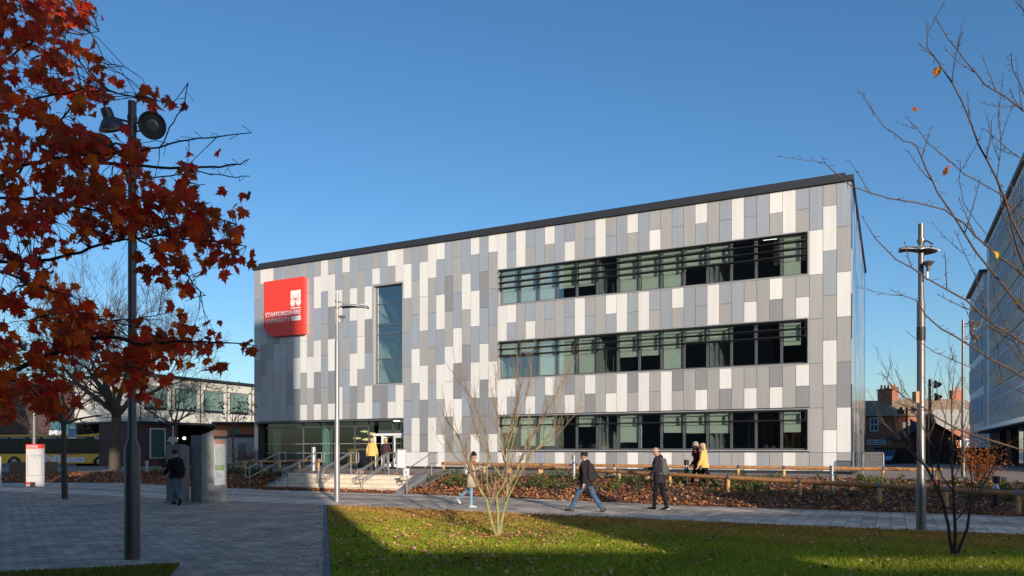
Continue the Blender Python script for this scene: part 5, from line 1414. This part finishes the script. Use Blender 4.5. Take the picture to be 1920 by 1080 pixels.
for _ in range(3500):     # drift along the foot of the steps and edge of bed
    u = rg.uniform(-36, 12); v = edge_v(u) - abs(rg.gauss(0,.12)); p = fromUV(u, v); pts.append((p.x, p.y, .02+rg.uniform(0,.03)))
for _ in range(2200):
    u = rg.uniform(-23, -16); v = -11.75 - abs(rg.gauss(0,.16)); p = fromUV(u, v); pts.append((p.x, p.y, .02+rg.uniform(0,.08)))
for _ in range(500):
    u = rg.uniform(-30, -13); v = rg.uniform(-9.5, -6.5); p = fromUV(u, v); pts.append((p.x, p.y, H(p.x,p.y)+.01))
litter('fallen_leaves', np.array(pts), .088, pick(len(pts), (5,4,4,1.6,3,3,.6)))
pts = []
while len(pts) < 3600:
    Y = rg.uniform(8.2, 22.8); x = rg.uniform(-6.0, 15)
    if x < GX0/GY0*Y+.15 or Y > GY0-.5101*(x-GX0)-.1: continue
    dens = .28 + .9*math.exp(-((x+1.5)/3.2)**2) 
    if rg.random() < dens*(.35+.65*(math.sin(x*1.9)*math.cos(Y*1.3)*.5+.5)): pts.append((x, Y, lawn_z(x,Y)*.5+.03+rg.uniform(0,.02)))
for _ in range(420):
    a = rg.uniform(0,6.28); q = abs(rg.gauss(0,.7)); pts.append((-.29+math.cos(a)*q*1.2, 14.65+math.sin(a)*q, .04))
litter('fallen_leaves', np.array(pts), .062, pick(len(pts), (3,3,2,4,1,1.4,3)))
pts = []
for _ in range(150):
    Y = rg.uniform(9,30); x = rg.uniform(-20,10)
    if x > GX0/GY0*Y-.1 and Y < GY0-.5101*(x-GX0): continue
    pts.append((x,Y,.012))
for _ in range(60): pts.append((rg.gauss(-15.6,1.2), rg.gauss(26.6,.35), .012))
for _ in range(70): pts.append((GX0/GY0*(t_:=rg.uniform(9,23))-abs(rg.gauss(0,.25)), t_, .014))
litter('fallen_leaves', np.array(pts), .05, pick(len(pts), (2,3,2,2,2,1,2)))
# grass blades
def blades(name, n, region, hmean, m, cols):
    X = []; 
    xs, ys = region(n); n = len(xs)
    a = npr.uniform(0, 2*np.pi, n); h = hmean*npr.uniform(.5, 1.4, n); w_ = .006+.004*npr.random(n)+ys*.0004
    lean = npr.normal(0, .35, (n, 2))*h[:,None]
    z0 = .006 + .01*np.sin(xs*.7+1)*np.sin(ys*.5)
    v = np.empty((n, 3, 3), dtype=np.float32)
    dx = np.cos(a)*w_; dy = np.sin(a)*w_
    v[:,0] = np.stack([xs-dx, ys-dy, z0], 1); v[:,1] = np.stack([xs+dx, ys+dy, z0], 1); v[:,2] = np.stack([xs+lean[:,0], ys+lean[:,1], z0+h], 1)
    me = bpy.data.meshes.new(name); me.vertices.add(n*3); me.vertices.foreach_set('co', v.ravel()); me.loops.add(n*3); me.loops.foreach_set('vertex_index', np.arange(n*3, dtype=np.int32))
    me.polygons.add(n); me.polygons.foreach_set('loop_start', np.arange(0, n*3, 3, dtype=np.int32)); me.polygons.foreach_set('loop_total', np.full(n, 3, dtype=np.int32)); me.update(calc_edges=True)
    patch = .5+.5*np.sin(xs*1.3+np.sin(ys*.9)*2)*np.sin(ys*1.1+np.cos(xs*.7)*2)
    t = cols(xs, ys, patch)*npr.uniform(.7, 1.3, (n, 1))
    ca = me.attributes.new('tone', 'FLOAT_COLOR', 'FACE'); ca.data.foreach_set('color', np.concatenate([t, np.ones((n,1))], 1).astype(np.float32).ravel())
    me.materials.append(m); o = bpy.data.objects.new(name, me); COL.objects.link(o); o['kind'] = 'stuff'; return o
m_grass = mat('grass_blade', (.35,.39,.025), .7, tone=True, trans=.35)
def reg(n):
    t = npr.random(n); ys = 7.8*(23/7.8)**(t); xs = npr.uniform(-6, 17, n)
    ok = (xs > GX0/GY0*ys+.12) & (ys < GY0-.5101*(xs-GX0)-.03) & (xs < ys*.78); return xs[ok], ys[ok]
def gcols(xs, ys, patch):
    worn = np.clip((ys - (14.9-.5*xs))/4.2 + .25*np.sin(xs*2.1)*np.sin(ys*1.7), 0, 1)[:,None]      # drier, browner turf towards the path
    g = np.array([1.0,1.0,1.0])*(1-worn) + np.array([1.45,.72,2.3])*worn
    return g*(.85+.35*patch[:,None])
blades('grass', 420000, reg, .045, m_grass, gcols)
def reg2(n):
    xs = npr.uniform(-11,-3.3,n); ys = npr.uniform(6.5,11.1,n)
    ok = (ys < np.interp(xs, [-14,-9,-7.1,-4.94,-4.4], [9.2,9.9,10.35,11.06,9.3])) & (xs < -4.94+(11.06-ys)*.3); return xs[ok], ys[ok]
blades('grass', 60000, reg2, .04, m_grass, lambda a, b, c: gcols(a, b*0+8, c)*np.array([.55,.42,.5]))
# low green plants in the bed (ground cover)
s = MB(); tn = []
def tuft(p, h, tone):
    for _ in range(rg.randint(7,12)):
        a = rg.uniform(0,6.28); d = Vector((math.cos(a)*.4, math.sin(a)*.4, 1)).normalized(); e = p + d*h*rg.uniform(.6,1.2)
        for k in range(4):
            q = p.lerp(e, .3+.2*k+rg.random()*.15)+rvec(rg)*.05; f = rg.uniform(.5,1.4)
            y = (rvec(rg)+Vector((0,0,.7))).normalized(); x = y.cross(rvec(rg)).normalized(); l = rg.uniform(.05,.10)
            s.add([q, q+x*l*.35+y*l*.5, q+y*l, q-x*l*.35+y*l*.5], [(0,1,2,3)]); tn.append(tuple(c*f for c in tone))
for _ in range(620):
    u = rg.uniform(-15.3, 13); t_ = rg.random(); e = edge_v(u); v = e + bedD(u)*(.22+.70*t_)
    if rg.random() > .55+.45*math.sin(u*1.7): continue
    p = fromUV(u, v); p.z = H(p.x, p.y); tuft(p, rg.uniform(.14,.32)*(1.25 if u < -6 else 1), rg.choice([(1,1,1),(1.5,1.2,1),(.7,.8,1),(2.2,1.5,1)]))
for _ in range(130):
    u = rg.uniform(-36, -23.4); e = edge_v(u); v = e + bedD(u)*rg.uniform(.35,1); p = fromUV(u, v); p.z = H(p.x, p.y); tuft(p, rg.uniform(.15,.35), (.8,.8,1))
o = s.build('ground_cover', mat('cover_leaf', (.07,.105,.022), .6, tone=True, trans=.25), tones=tn); o['kind'] = 'stuff'
# ================================================================ people
def capsule(bm_v, bm_f, p, q, r1, r2, n=10, flat=None):
    p, q = Vector(p), Vector(q); d = q-p; L = d.length
    if L < 1e-6: d = Vector((0,0,1)); L = 1e-6
    d.normalize(); a = d.orthogonal().normalized(); b = d.cross(a)
    if abs(d.z) > .5: a = (Vector((1,0,0)) - d*d.x).normalized(); b = d.cross(a)
    rings = []
    for k in (-80,-50,-20): rings.append((p + d*(r1*math.sin(R(k))), r1*math.cos(R(k))))
    rings += [(p, r1), (q, r2)]
    for k in (20,50,80): rings.append((q + d*(r2*math.sin(R(k))), r2*math.cos(R(k))))
    o = len(bm_v); fx, fy = flat or (1, 1)
    for c, r in rings:
        for k in range(n):
            t = 2*math.pi*k/n; bm_v.append(c + a*(math.cos(t)*r*fx) + b*(math.sin(t)*r*fy))
    for i in range(len(rings)-1):
        for k in range(n):
            k2 = (k+1) % n; bm_f.append((o+i*n+k, o+i*n+k2, o+(i+1)*n+k2, o+(i+1)*n+k))
    bm_f.append(tuple(o+k for k in range(n))[::-1]); e = o+(len(rings)-1)*n; bm_f.append(tuple(e+k for k in range(n)))
def ringloft(bm_v, bm_f, rings, n=16):
    """rings: (centre, rx, ry) in body axes X right, Y forward"""
    o = len(bm_v)
    for c, rx, ry in rings:
        for k in range(n):
            t = 2*math.pi*k/n; bm_v.append(Vector(c) + Vector((math.cos(t)*rx, math.sin(t)*ry, 0)))
    for i in range(len(rings)-1):
        for k in range(n):
            k2 = (k+1) % n; bm_f.append((o+i*n+k, o+i*n+k2, o+(i+1)*n+k2, o+(i+1)*n+k))
    bm_f.append(tuple(o+k for k in range(n))[::-1]); e = o+(len(rings)-1)*n; bm_f.append(tuple(e+k for k in range(n)))
def remesh(name, v, f, voxel, m, parent, M, smooth_it=4, wrinkle=0.0):
    me = bpy.data.meshes.new(name); me.from_pydata([tuple(x) for x in v], [], f); me.update()
    bm = bmesh.new(); bm.from_mesh(me); bmesh.ops.recalc_face_normals(bm, faces=bm.faces); bm.to_mesh(me); bm.free()
    ob = bpy.data.objects.new(name, me); COL.objects.link(ob)
    md = ob.modifiers.new('r', 'REMESH'); md.mode = 'VOXEL'; md.voxel_size = voxel
    sm = ob.modifiers.new('s', 'SMOOTH'); sm.factor = .5; sm.iterations = smooth_it
    dg = bpy.context.evaluated_depsgraph_get(); out = bpy.data.meshes.new_from_object(ob.evaluated_get(dg))
    bpy.data.objects.remove(ob); bpy.data.meshes.remove(me)
    co = np.empty(len(out.vertices)*3, dtype=np.float32); out.vertices.foreach_get('co', co); co = co.reshape(-1,3)
    if wrinkle:
        no = np.empty(len(out.vertices)*3, dtype=np.float32); out.vertices.foreach_get('normal', no); no = no.reshape(-1,3)
        w_ = np.sin(co[:,2]*46+np.sin(co[:,0]*25)*1.6+co[:,1]*18)*.5 + np.sin(co[:,2]*27+co[:,0]*31+1)*.5
        co = co + no*(w_*wrinkle)[:,None]
    Mn = np.array(M.to_3x3()); co = co @ Mn.T; out.vertices.foreach_set('co', co.astype(np.float32).ravel()); out.update()
    out.materials.clear(); out.materials.append(m); out.polygons.foreach_set('use_smooth', [True]*len(out.polygons))
    o = bpy.data.objects.new(name, out); COL.objects.link(o); o.parent = parent; return o
m_skin = mat('skin', (.50,.28,.20), .55, spec=.4); m_eye = mat('eye', (.02,.015,.012), .2)
def dirp(pitch, yaw=0.0, side=0.0):
    """unit vector: hanging down, swung forward by pitch (deg)"""
    p = R(pitch); return Vector((math.sin(R(side)), math.sin(p)*math.cos(R(side)), -math.cos(p)*math.cos(R(side))))
def person(pos, heading, label, H_=1.75, legs=((20,10),(-22,25)), arms=((-20,15,8),(20,20,8)), lean=4, head=(0,0), coat=None, trousers=None, shoes=None, hair=None, hat=None,
           coat_len=.16, hood=False, wide=1.0, scarf=None, bun=False, female=False, trw=1.0, sleeves=True):
    """heading: unit vector the person faces. legs: (thigh pitch, knee bend) right, left. arms: (shoulder pitch, elbow bend, outward) right, left"""
    k = H_/1.75; f = Vector(heading).normalized(); rt = Vector((f.y, -f.x, 0)); M = Matrix((rt, f, Vector((0,0,1)))).transposed().to_4x4()
    t = thing('person', label, 'person', pos)
    th, sh_, an = .44*k, .43*k, .085*k
    def leg(s, pitch, knee):
        hip = Vector((s*.085*k, 0, 0)); kn = hip + dirp(pitch)*th; ank = kn + dirp(pitch-knee)*sh_; return hip, kn, ank, pitch-knee
    LG = [leg(1, *legs[0]), leg(-1, *legs[1])]
    low = min(l[2].z for l in LG); hipz = an - low
    up = Vector((0, math.sin(R(lean)), math.cos(R(lean))))
    pel = Vector((0,0,hipz)); 
    LG = [tuple(x + pel if isinstance(x, Vector) else x for x in l) for l in LG]
    ws = pel + up*.16*k; ch = pel + up*.36*k; nb_ = pel + up*.53*k
    hd = nb_ + up*.115*k + Vector((0, math.sin(R(head[0]))*.10*k, math.cos(R(head[0]))*.045*k))
    fw = Vector((math.sin(R(head[1])), math.cos(R(head[1])), 0)); hdn = (fw*math.cos(R(head[0])) + Vector((0,0,-math.sin(R(head[0]))))).normalized(); hup = (Vector((0,0,1)) - hdn*hdn.z).normalized()
    shw = (.165 if female else .185)*k
    AR = []
    for s, (ap, ae, ao) in zip((1,-1), arms):
        S = ch + up*.125*k + Vector((s*shw,0,0)); E_ = S + dirp(ap, 0, s*ao)*.28*k; hdv = dirp(ap+ae, 0, -s*ao*.5 if ae > 60 else s*ao*.6); Wp = E_ + hdv*.25*k; AR.append((S, E_, Wp, hdv, s))
    # --- body: one surface
    v, fc = [], []
    for (hip, kn, ank, a) in LG:
        capsule(v, fc, hip, kn, .078*k, .052*k); capsule(v, fc, kn, ank, .052*k, .034*k); tq = R(a*.9 if a < 0 else a*.3); capsule(v, fc, ank, ank+Vector((0,.07*math.cos(tq)*k,(.07*math.sin(tq)-.05)*k)), .030*k, .022*k)
    capsule(v, fc, pel, ws, .12*k, .11*k, 14, (1.15,.85)); capsule(v, fc, ws, ch, .115*k, .13*k, 14, (1.15,.8)); capsule(v, fc, ch+up*.08*k, nb_, .12*k, .055*k, 14, (1.2,.8)); capsule(v, fc, nb_-up*.02*k, hd, .052*k, .05*k)
    for S, E_, Wp, hdv, s in AR:
        capsule(v, fc, S, E_, .048*k, .036*k); capsule(v, fc, E_, Wp, .036*k, .024*k)
        sd = hdv.cross(Vector((0,1,0))); sd = (sd if sd.length > .2 else Vector((1,0,0))).normalized(); nrm = hdv.cross(sd).normalized()
        palm = Wp + hdv*.045*k; capsule(v, fc, Wp, palm+hdv*.035*k, .024*k, .034*k, 10)
        for i in range(4):
            o_ = palm + hdv*.045*k + nrm*(-.024+.016*i)*k; L = (.036,.044,.040,.030)[i]*k; c1 = o_+hdv*L + sd*.004; c2 = c1 + (hdv*.7 + Vector((0,.6,0))).normalized()*L*.75
            capsule(v, fc, o_, c1, .0095*k, .009*k, 6); capsule(v, fc, c1, c2, .009*k, .008*k, 6)
        tb_ = palm + nrm*.03*k; capsule(v, fc, tb_-hdv*.01, tb_+(hdv*.7+nrm*.7).normalized()*.055*k, .012*k, .0095*k, 6)
    # head: skull, jaw, nose, ears
    R_ = .088*k
    capsule(v, fc, hd + hup*.03*k - hdn*.012*k, hd + hup*.035*k + hdn*.022*k, R_, R_*.93, 14); capsule(v, fc, hd - hup*.045*k + hdn*.035*k, hd - hup*.075*k + hdn*.05*k, .058*k, .036*k)
    capsule(v, fc, hd + hup*.012*k + hdn*.098*k, hd - hup*.018*k + hdn*.118*k, .010*k, .016*k, 8)
    hs = hdn.cross(hup)
    for s in (1,-1): capsule(v, fc, hd + hs*s*.086*k + hup*.01*k, hd + hs*s*.088*k - hup*.02*k, .014*k, .010*k, 8)
    capsule(v, fc, hd + hs*.032*k + hup*.032*k + hdn*.088*k, hd - hs*.032*k + hup*.032*k + hdn*.088*k, .012*k, .012*k, 8)
    capsule(v, fc, hd + hs*.018*k - hup*.045*k + hdn*.092*k, hd - hs*.018*k - hup*.045*k + hdn*.092*k, .010*k, .010*k, 8)
    remesh('body', v, fc, .0085, m_skin, t, M, 2)
    for s in (1,-1):
        e = MB(); c = hd + hs*s*.032*k + hup*.012*k + hdn*.091*k; e.lathe(pos + M.to_3x3() @ c, [(.004,-.008),(.010,0),(.004,.008)], 8, axis=M.to_3x3() @ hup); e.build('eye', m_eye, t)
    # --- trousers
    v, fc = [], []; w_ = trw
    for (hip, kn, ank, a) in LG:
        capsule(v, fc, hip, kn, .088*k, .070*k*w_, 12); capsule(v, fc, kn, ank - (kn-ank)*.03, .070*k*w_, .056*k*w_, 12)
    capsule(v, fc, pel+Vector((0,0,.0)), pel+up*.10*k, .135*k, .135*k, 14, (1.12,.86))
    remesh('trousers', v, fc, .014, trousers, t, M, 3, .0035)
    for (hip, kn, ank, a) in LG:
        v, fc = [], []; tp = a*.9 if a < 0 else a*.3; ft = Vector((0, math.cos(R(tp)), math.sin(R(tp)))); dn = Vector((0, math.sin(R(tp)), -math.cos(R(tp))))
        hl = ank + dn*.045*k - ft*.035*k; capsule(v, fc, hl, hl+ft*.09*k, .040*k, .042*k, 10, (1,.9)); capsule(v, fc, hl+ft*.06*k, hl+ft*.19*k+dn*.006, .042*k, .034*k, 10, (1.1,.8)); capsule(v, fc, ank+Vector((0,0,.02)), hl, .043*k, .040*k, 10)
        remesh('shoe', v, fc, .010, shoes[0], t, M, 2)
        v, fc = [], []; capsule(v, fc, hl+dn*.030*k-ft*.015, hl+ft*.19*k+dn*.032*k, .040*k, .038*k, 10, (1.0,.34)); sl2 = remesh('sole', v, fc, .010, shoes[1], t, M, 1)
    # --- coat
    v, fc = [], []; W_ = wide; hem = pel - Vector((0,0,coat_len*k)); fl = 1.0+coat_len*.45
    ringloft(v, fc, [(hem, .188*k*W_*fl, .150*k*W_*fl), (pel, .190*k*W_, .152*k*W_), (ws, .155*k*W_, .125*k*W_), (ch, .178*k*W_, .138*k*W_), (ch+up*.10*k, .175*k*W_, .125*k*W_), (nb_-up*.01*k, .085*k*W_, .085*k*W_), (nb_+up*.035*k, .068*k, .070*k)])
    for S, E_, Wp, hdv, s in AR:
        capsule(v, fc, S+Vector((-s*.02,0,-.01)), E_, .070*k*W_, .056*k*W_, 12); capsule(v, fc, E_, Wp - hdv*.01, .056*k*W_, .043*k*W_, 12)
    if hood: capsule(v, fc, nb_ - Vector((.06*k,.075*k,-.00)), nb_ - Vector((-.06*k,.075*k,-.00)), .058*k, .058*k); capsule(v, fc, nb_-Vector((0,.10*k,.07*k)), nb_-Vector((0,.07*k,-.02*k)), .05*k, .06*k)
    ct = remesh('coat', v, fc, .014, coat, t, M, 3, .0045)
    # --- hair / hat
    v, fc = [], []
    if hat: 
        capsule(v, fc, hd+hup*.052*k-hdn*.02*k, hd+hup*.055*k+hdn*.014*k, .096*k, .092*k, 14); remesh('hat', v, fc, .011, hat, t, M, 2)
    elif hair:
        col, ln = hair
        capsule(v, fc, hd+hup*.052*k-hdn*.028*k, hd+hup*.062*k+hdn*.006*k, .094*k, .086*k, 14); capsule(v, fc, hd-hdn*.045*k+hup*.02*k, hd-hdn*.045*k-hup*ln*k, .078*k, .070*k, 12)
        if bun: capsule(v, fc, hd+hup*.13*k-hdn*.05*k, hd+hup*.15*k-hdn*.05*k, .035*k, .03*k)
        remesh('hair', v, fc, .010, col, t, M, 2, .004)
    if scarf:
        v, fc = [], []
        for i in range(9):
            a, b = R(40*i), R(40*(i+1)); capsule(v, fc, nb_+up*.01*k+Vector((math.sin(a)*.075*k, math.cos(a)*.075*k, -.015*math.cos(a)*k)), nb_+up*.01*k+Vector((math.sin(b)*.075*k, math.cos(b)*.075*k, -.015*math.cos(b)*k)), .036*k, .036*k, 8)
        capsule(v, fc, nb_+Vector((.02,.10*k,0)), ch+Vector((.03*k,.15*k,-.02)), .035*k, .045*k, 8); remesh('scarf', v, fc, .012, scarf, t, M, 2, .004)
    t['_dummy'] = 0; del t['_dummy']
    return dict(t=t, M=M, pos=Vector(pos), k=k, ch=ch, nb=nb_, pel=pel, up=up, AR=AR)
def backpack(J, m, m2, label, w_=.30, h_=.44, d_=.16, top=.03):
    k = J['k']; M = J['M']; up = J['up']; base = J['nb'] - up*(top+h_)*k - Vector((0,.15*k,0))
    t = thing('backpack', label, 'backpack', J['pos'] + M.to_3x3() @ base)
    v, fc = [], []; off = base
    R3 = M
    ringloft(v, fc, [(base-base+Vector((0,-.02,0)), w_*.42, d_*.42), (up*.04*k, w_*.5, d_*.55), (up*h_*.55*k, w_*.5, d_*.55), (up*h_*.9*k, w_*.42, d_*.45), (up*h_*k, w_*.25, d_*.28)])
    ringloft(v, fc, [(Vector((0,-d_*.5,.04)), w_*.34, d_*.25), (Vector((0,-d_*.55,.04))+up*h_*.4*k, w_*.34, d_*.22)])
    remesh('bag', v, fc, .012, m, t, M, 3, .003)
    for s in (1,-1):
        v, fc = [], []; a = up*h_*.92*k+Vector((s*.08,.04,0)); b = up*(h_+.02)*k+Vector((s*.09,.14,.01)); c = up*h_*.75*k+Vector((s*.11,.29,0)); d = up*h_*.3*k+Vector((s*.14,.26,0)); e = up*.05*k+Vector((s*.13,.06,0))
        for p, q in ((a,b),(b,c),(c,d),(d,e)): capsule(v, fc, p, q, .018, .018, 8)
        remesh('strap', v, fc, .010, m2, t, M, 1)
    return t
_mat0 = mat
def mat(*a, **k): k.setdefault('spec', .12); return _mat0(*a, **k)
m_parka = mat('parka', (.030,.022,.024), .8, var=.2, vscale=10); m_jkt = mat('jacket_dark', (.030,.026,.034), .75, var=.2, vscale=10); m_beige = mat('coat_beige', (.55,.42,.30), .85, var=.1, vscale=8)
m_yc = mat('coat_yellow', (.72,.47,.15), .8, var=.08, vscale=6); m_brn = mat('coat_brown', (.065,.035,.032), .85, var=.2, vscale=8); m_dkj = mat('coat_black', (.014,.014,.017), .85, var=.2, vscale=8); m_mar = mat('scarf_maroon', (.10,.015,.02), .85, var=.2, vscale=20)
m_jean = mat('jeans_blue', (.07,.12,.20), .85, var=.3, vscale=12); m_ljean = mat('jeans_light', (.20,.38,.52), .85, var=.15, vscale=12); m_gjean = mat('jeans_grey', (.10,.13,.17), .85, var=.3, vscale=12); m_blk = mat('cloth_black', (.014,.012,.016), .85, var=.2, vscale=8); m_gry = mat('trousers_grey', (.16,.15,.16), .85, var=.2, vscale=8)
m_shw = mat('shoe_white', (.70,.70,.70), .6); m_shb = mat('shoe_brown', (.07,.04,.03), .6); m_shk = mat('shoe_black', (.015,.015,.018), .6); m_sole = mat('sole_dark', (.03,.028,.026), .8); m_solew = mat('sole_white', (.55,.58,.62), .7)
m_hd = mat('hair_dark', (.02,.013,.01), .6); m_hb2 = mat('hair_blond', (.52,.36,.20), .6, var=.3, vscale=25); m_hg = mat('hair_grey', (.34,.32,.30), .6, var=.3, vscale=25); m_bean = mat('beanie', (.03,.03,.037), .9); m_fur = mat('scarf_fur', (.30,.13,.06), .9, var=.5, vscale=40)
m_bp1 = mat('bag_dark', (.035,.030,.033), .7, var=.2, vscale=12); m_bp2 = mat('bag_olive', (.10,.10,.09), .7, var=.3, vscale=12); m_bpw = mat('bag_white', (.68,.66,.68), .7); m_strapw = mat('strap_pale', (.45,.45,.43), .7)
LEFT = -UV_R; RIGHT = UV_R
# woman with phone, walking right
g = G(884, 951.5); J = person(g, RIGHT+Vector((-.05,.1,0)), 'woman in beige coat and light blue jeans walking right with a phone', 1.62, ((4,4),(-24,28)), ((38,75,4),(42,70,6)), 3, (24,0), m_beige, m_ljean, (m_shw, m_solew), (m_hd,.06), coat_len=.30, scarf=m_fur, bun=True, female=True, trw=.82, wide=.92)
backpack(J, m_bpw, m_blk, 'white backpack worn by the woman in the beige coat', .27,.38,.13)
def phone(J, i, label):
    S, E_, Wp, hdv, s = J['AR'][i]; c = J['pos'] + J['M'].to_3x3() @ (Wp+hdv*.11*J['k']); f_ = J['M'].to_3x3() @ Vector((0,1,0)); r_ = J['M'].to_3x3() @ Vector((1,0,0)); n = (f_*.3+Vector((0,0,.9))).normalized(); u2 = (f_ - n*f_.dot(n)).normalized()
    q = MB(); q.box(c - r_*.036 - u2*.07 + n*.008, r_*.072, u2*.145, n*.009, 0); q.box(c - r_*.033 - u2*.066 + n*.0172, r_*.066, u2*.137, n*.001, 1); tag(q.build('phone', [m_black, mat('phone_screen', (.02,.025,.03), .1)]), label, 'phone')
phone(J, 0, 'phone in the hand of the woman in the beige coat')
# man with beanie and parka, long stride to the left
g = G(1100, 959.5); J = person(g, LEFT+Vector((0,.0,0)), 'man in dark parka, beanie and blue jeans striding left along the path', 1.76, ((-24,12),(33,8)), ((24,18,10),(-14,18,8)), 5, (8,0), m_parka, m_jean, (m_shb, m_sole), hat=m_bean, coat_len=.12, hood=True, wide=1.12, trw=1.08)
backpack(J, m_bp1, m_blk, 'large dark grey backpack on the man in the beanie', .34,.50,.20)
# bald man reading phone
g = G(1236, 955.5); J = person(g, LEFT, 'bald man in long dark jacket looking down at his phone', 1.80, ((-10,4),(12,8)), ((14,72,6),(2,40,6)), 4, (30,0), m_jkt, m_blk, (m_shk, m_solew), coat_len=.20, hood=True, wide=1.05, trw=.92)
backpack(J, m_bp2, m_strapw, 'olive grey backpack with pale straps on the bald man', .30,.48,.18)
phone(J, 0, 'phone held by the bald man')
# pair between the rails
def onH(px, Y): q = P(px, Y, z=0); q.z = H(q.x, q.y); return q
YP = 27.0
g = P(1307, YP+.35, py=917); J = person(g, LEFT, 'grey haired walker with dark red scarf on the far side of the yellow coat', 1.76, ((22,12),(-18,16)), ((12,25,6),(-8,25,6)), 3, (14,0), m_mar, m_blk, (m_shk, m_sole), (m_hg,.04), coat_len=.16, female=True, scarf=m_mar)
g = P(1321, YP-.15, py=919); J = person(g, LEFT, 'person in yellow coat with blond hair walking left behind the front rail', 1.70, ((18,10),(-24,16)), ((26,10,8),(8,15,8)), 5, (12,0), m_yc, m_blk, (m_shk, m_sole), (m_hb2,.09), coat_len=.10, hood=True, wide=1.15, female=True)
# man at the pillar, seen from behind
g = G(330, 946.5); J = person(g, Vector((-.75,.66,0)), 'man in black jacket and cap with grey jeans passing the grey pillar', 1.76, ((26,10),(-24,16)), ((-6,25,10),(10,40,8)), 4, (10,20), m_dkj, m_gjean, (m_shk, m_sole), hat=m_bean, coat_len=.06, hood=True, wide=1.12)
backpack(J, m_blk, m_blk, 'black backpack on the man passing the grey pillar', .30,.44,.17)
# pair at the door, seen from behind
def onT(px, Y): q = P(px, Y, z=0); q.z = H(q.x, q.y); return q
g = onT(697, 37.5); J = person(g, Vector((.10,1,0)), 'person in yellow coat entering, seen from behind left of the dark coat', 1.68, ((14,12),(-12,14)), ((6,12,14),(-6,12,14)), 3, (6,0), m_yc, m_blk, (m_shk, m_sole), (m_hb2,.04), coat_len=.14, wide=1.28, female=True)
g = onT(723, 37.8); J = person(g, Vector((.05,1,0)), 'person in dark brown jacket and grey trousers seen from behind at the door', 1.64, ((12,10),(-14,16)), ((4,22,14),(10,25,12)), 6, (14,0), m_brn, m_gry, (m_shk, m_sole), (m_hb2,.0), coat_len=.02, wide=1.12, female=True, trw=1.15)
c = g + Vector((.36,-.05,.62)); q = MB(); q.lathe(c, [(.05,0),(.13,.04),(.14,.22),(.10,.30)], 12); q.tube([c+Vector((-.08,0,.28)), c+Vector((-.06,0,.42)), c+Vector((.04,0,.42)), c+Vector((.08,0,.28))], .012, 6)
tag(smooth_by(q.build('handbag', m_blk), 50), 'dark shoulder bag at the side of the person in the dark brown jacket', 'bag')
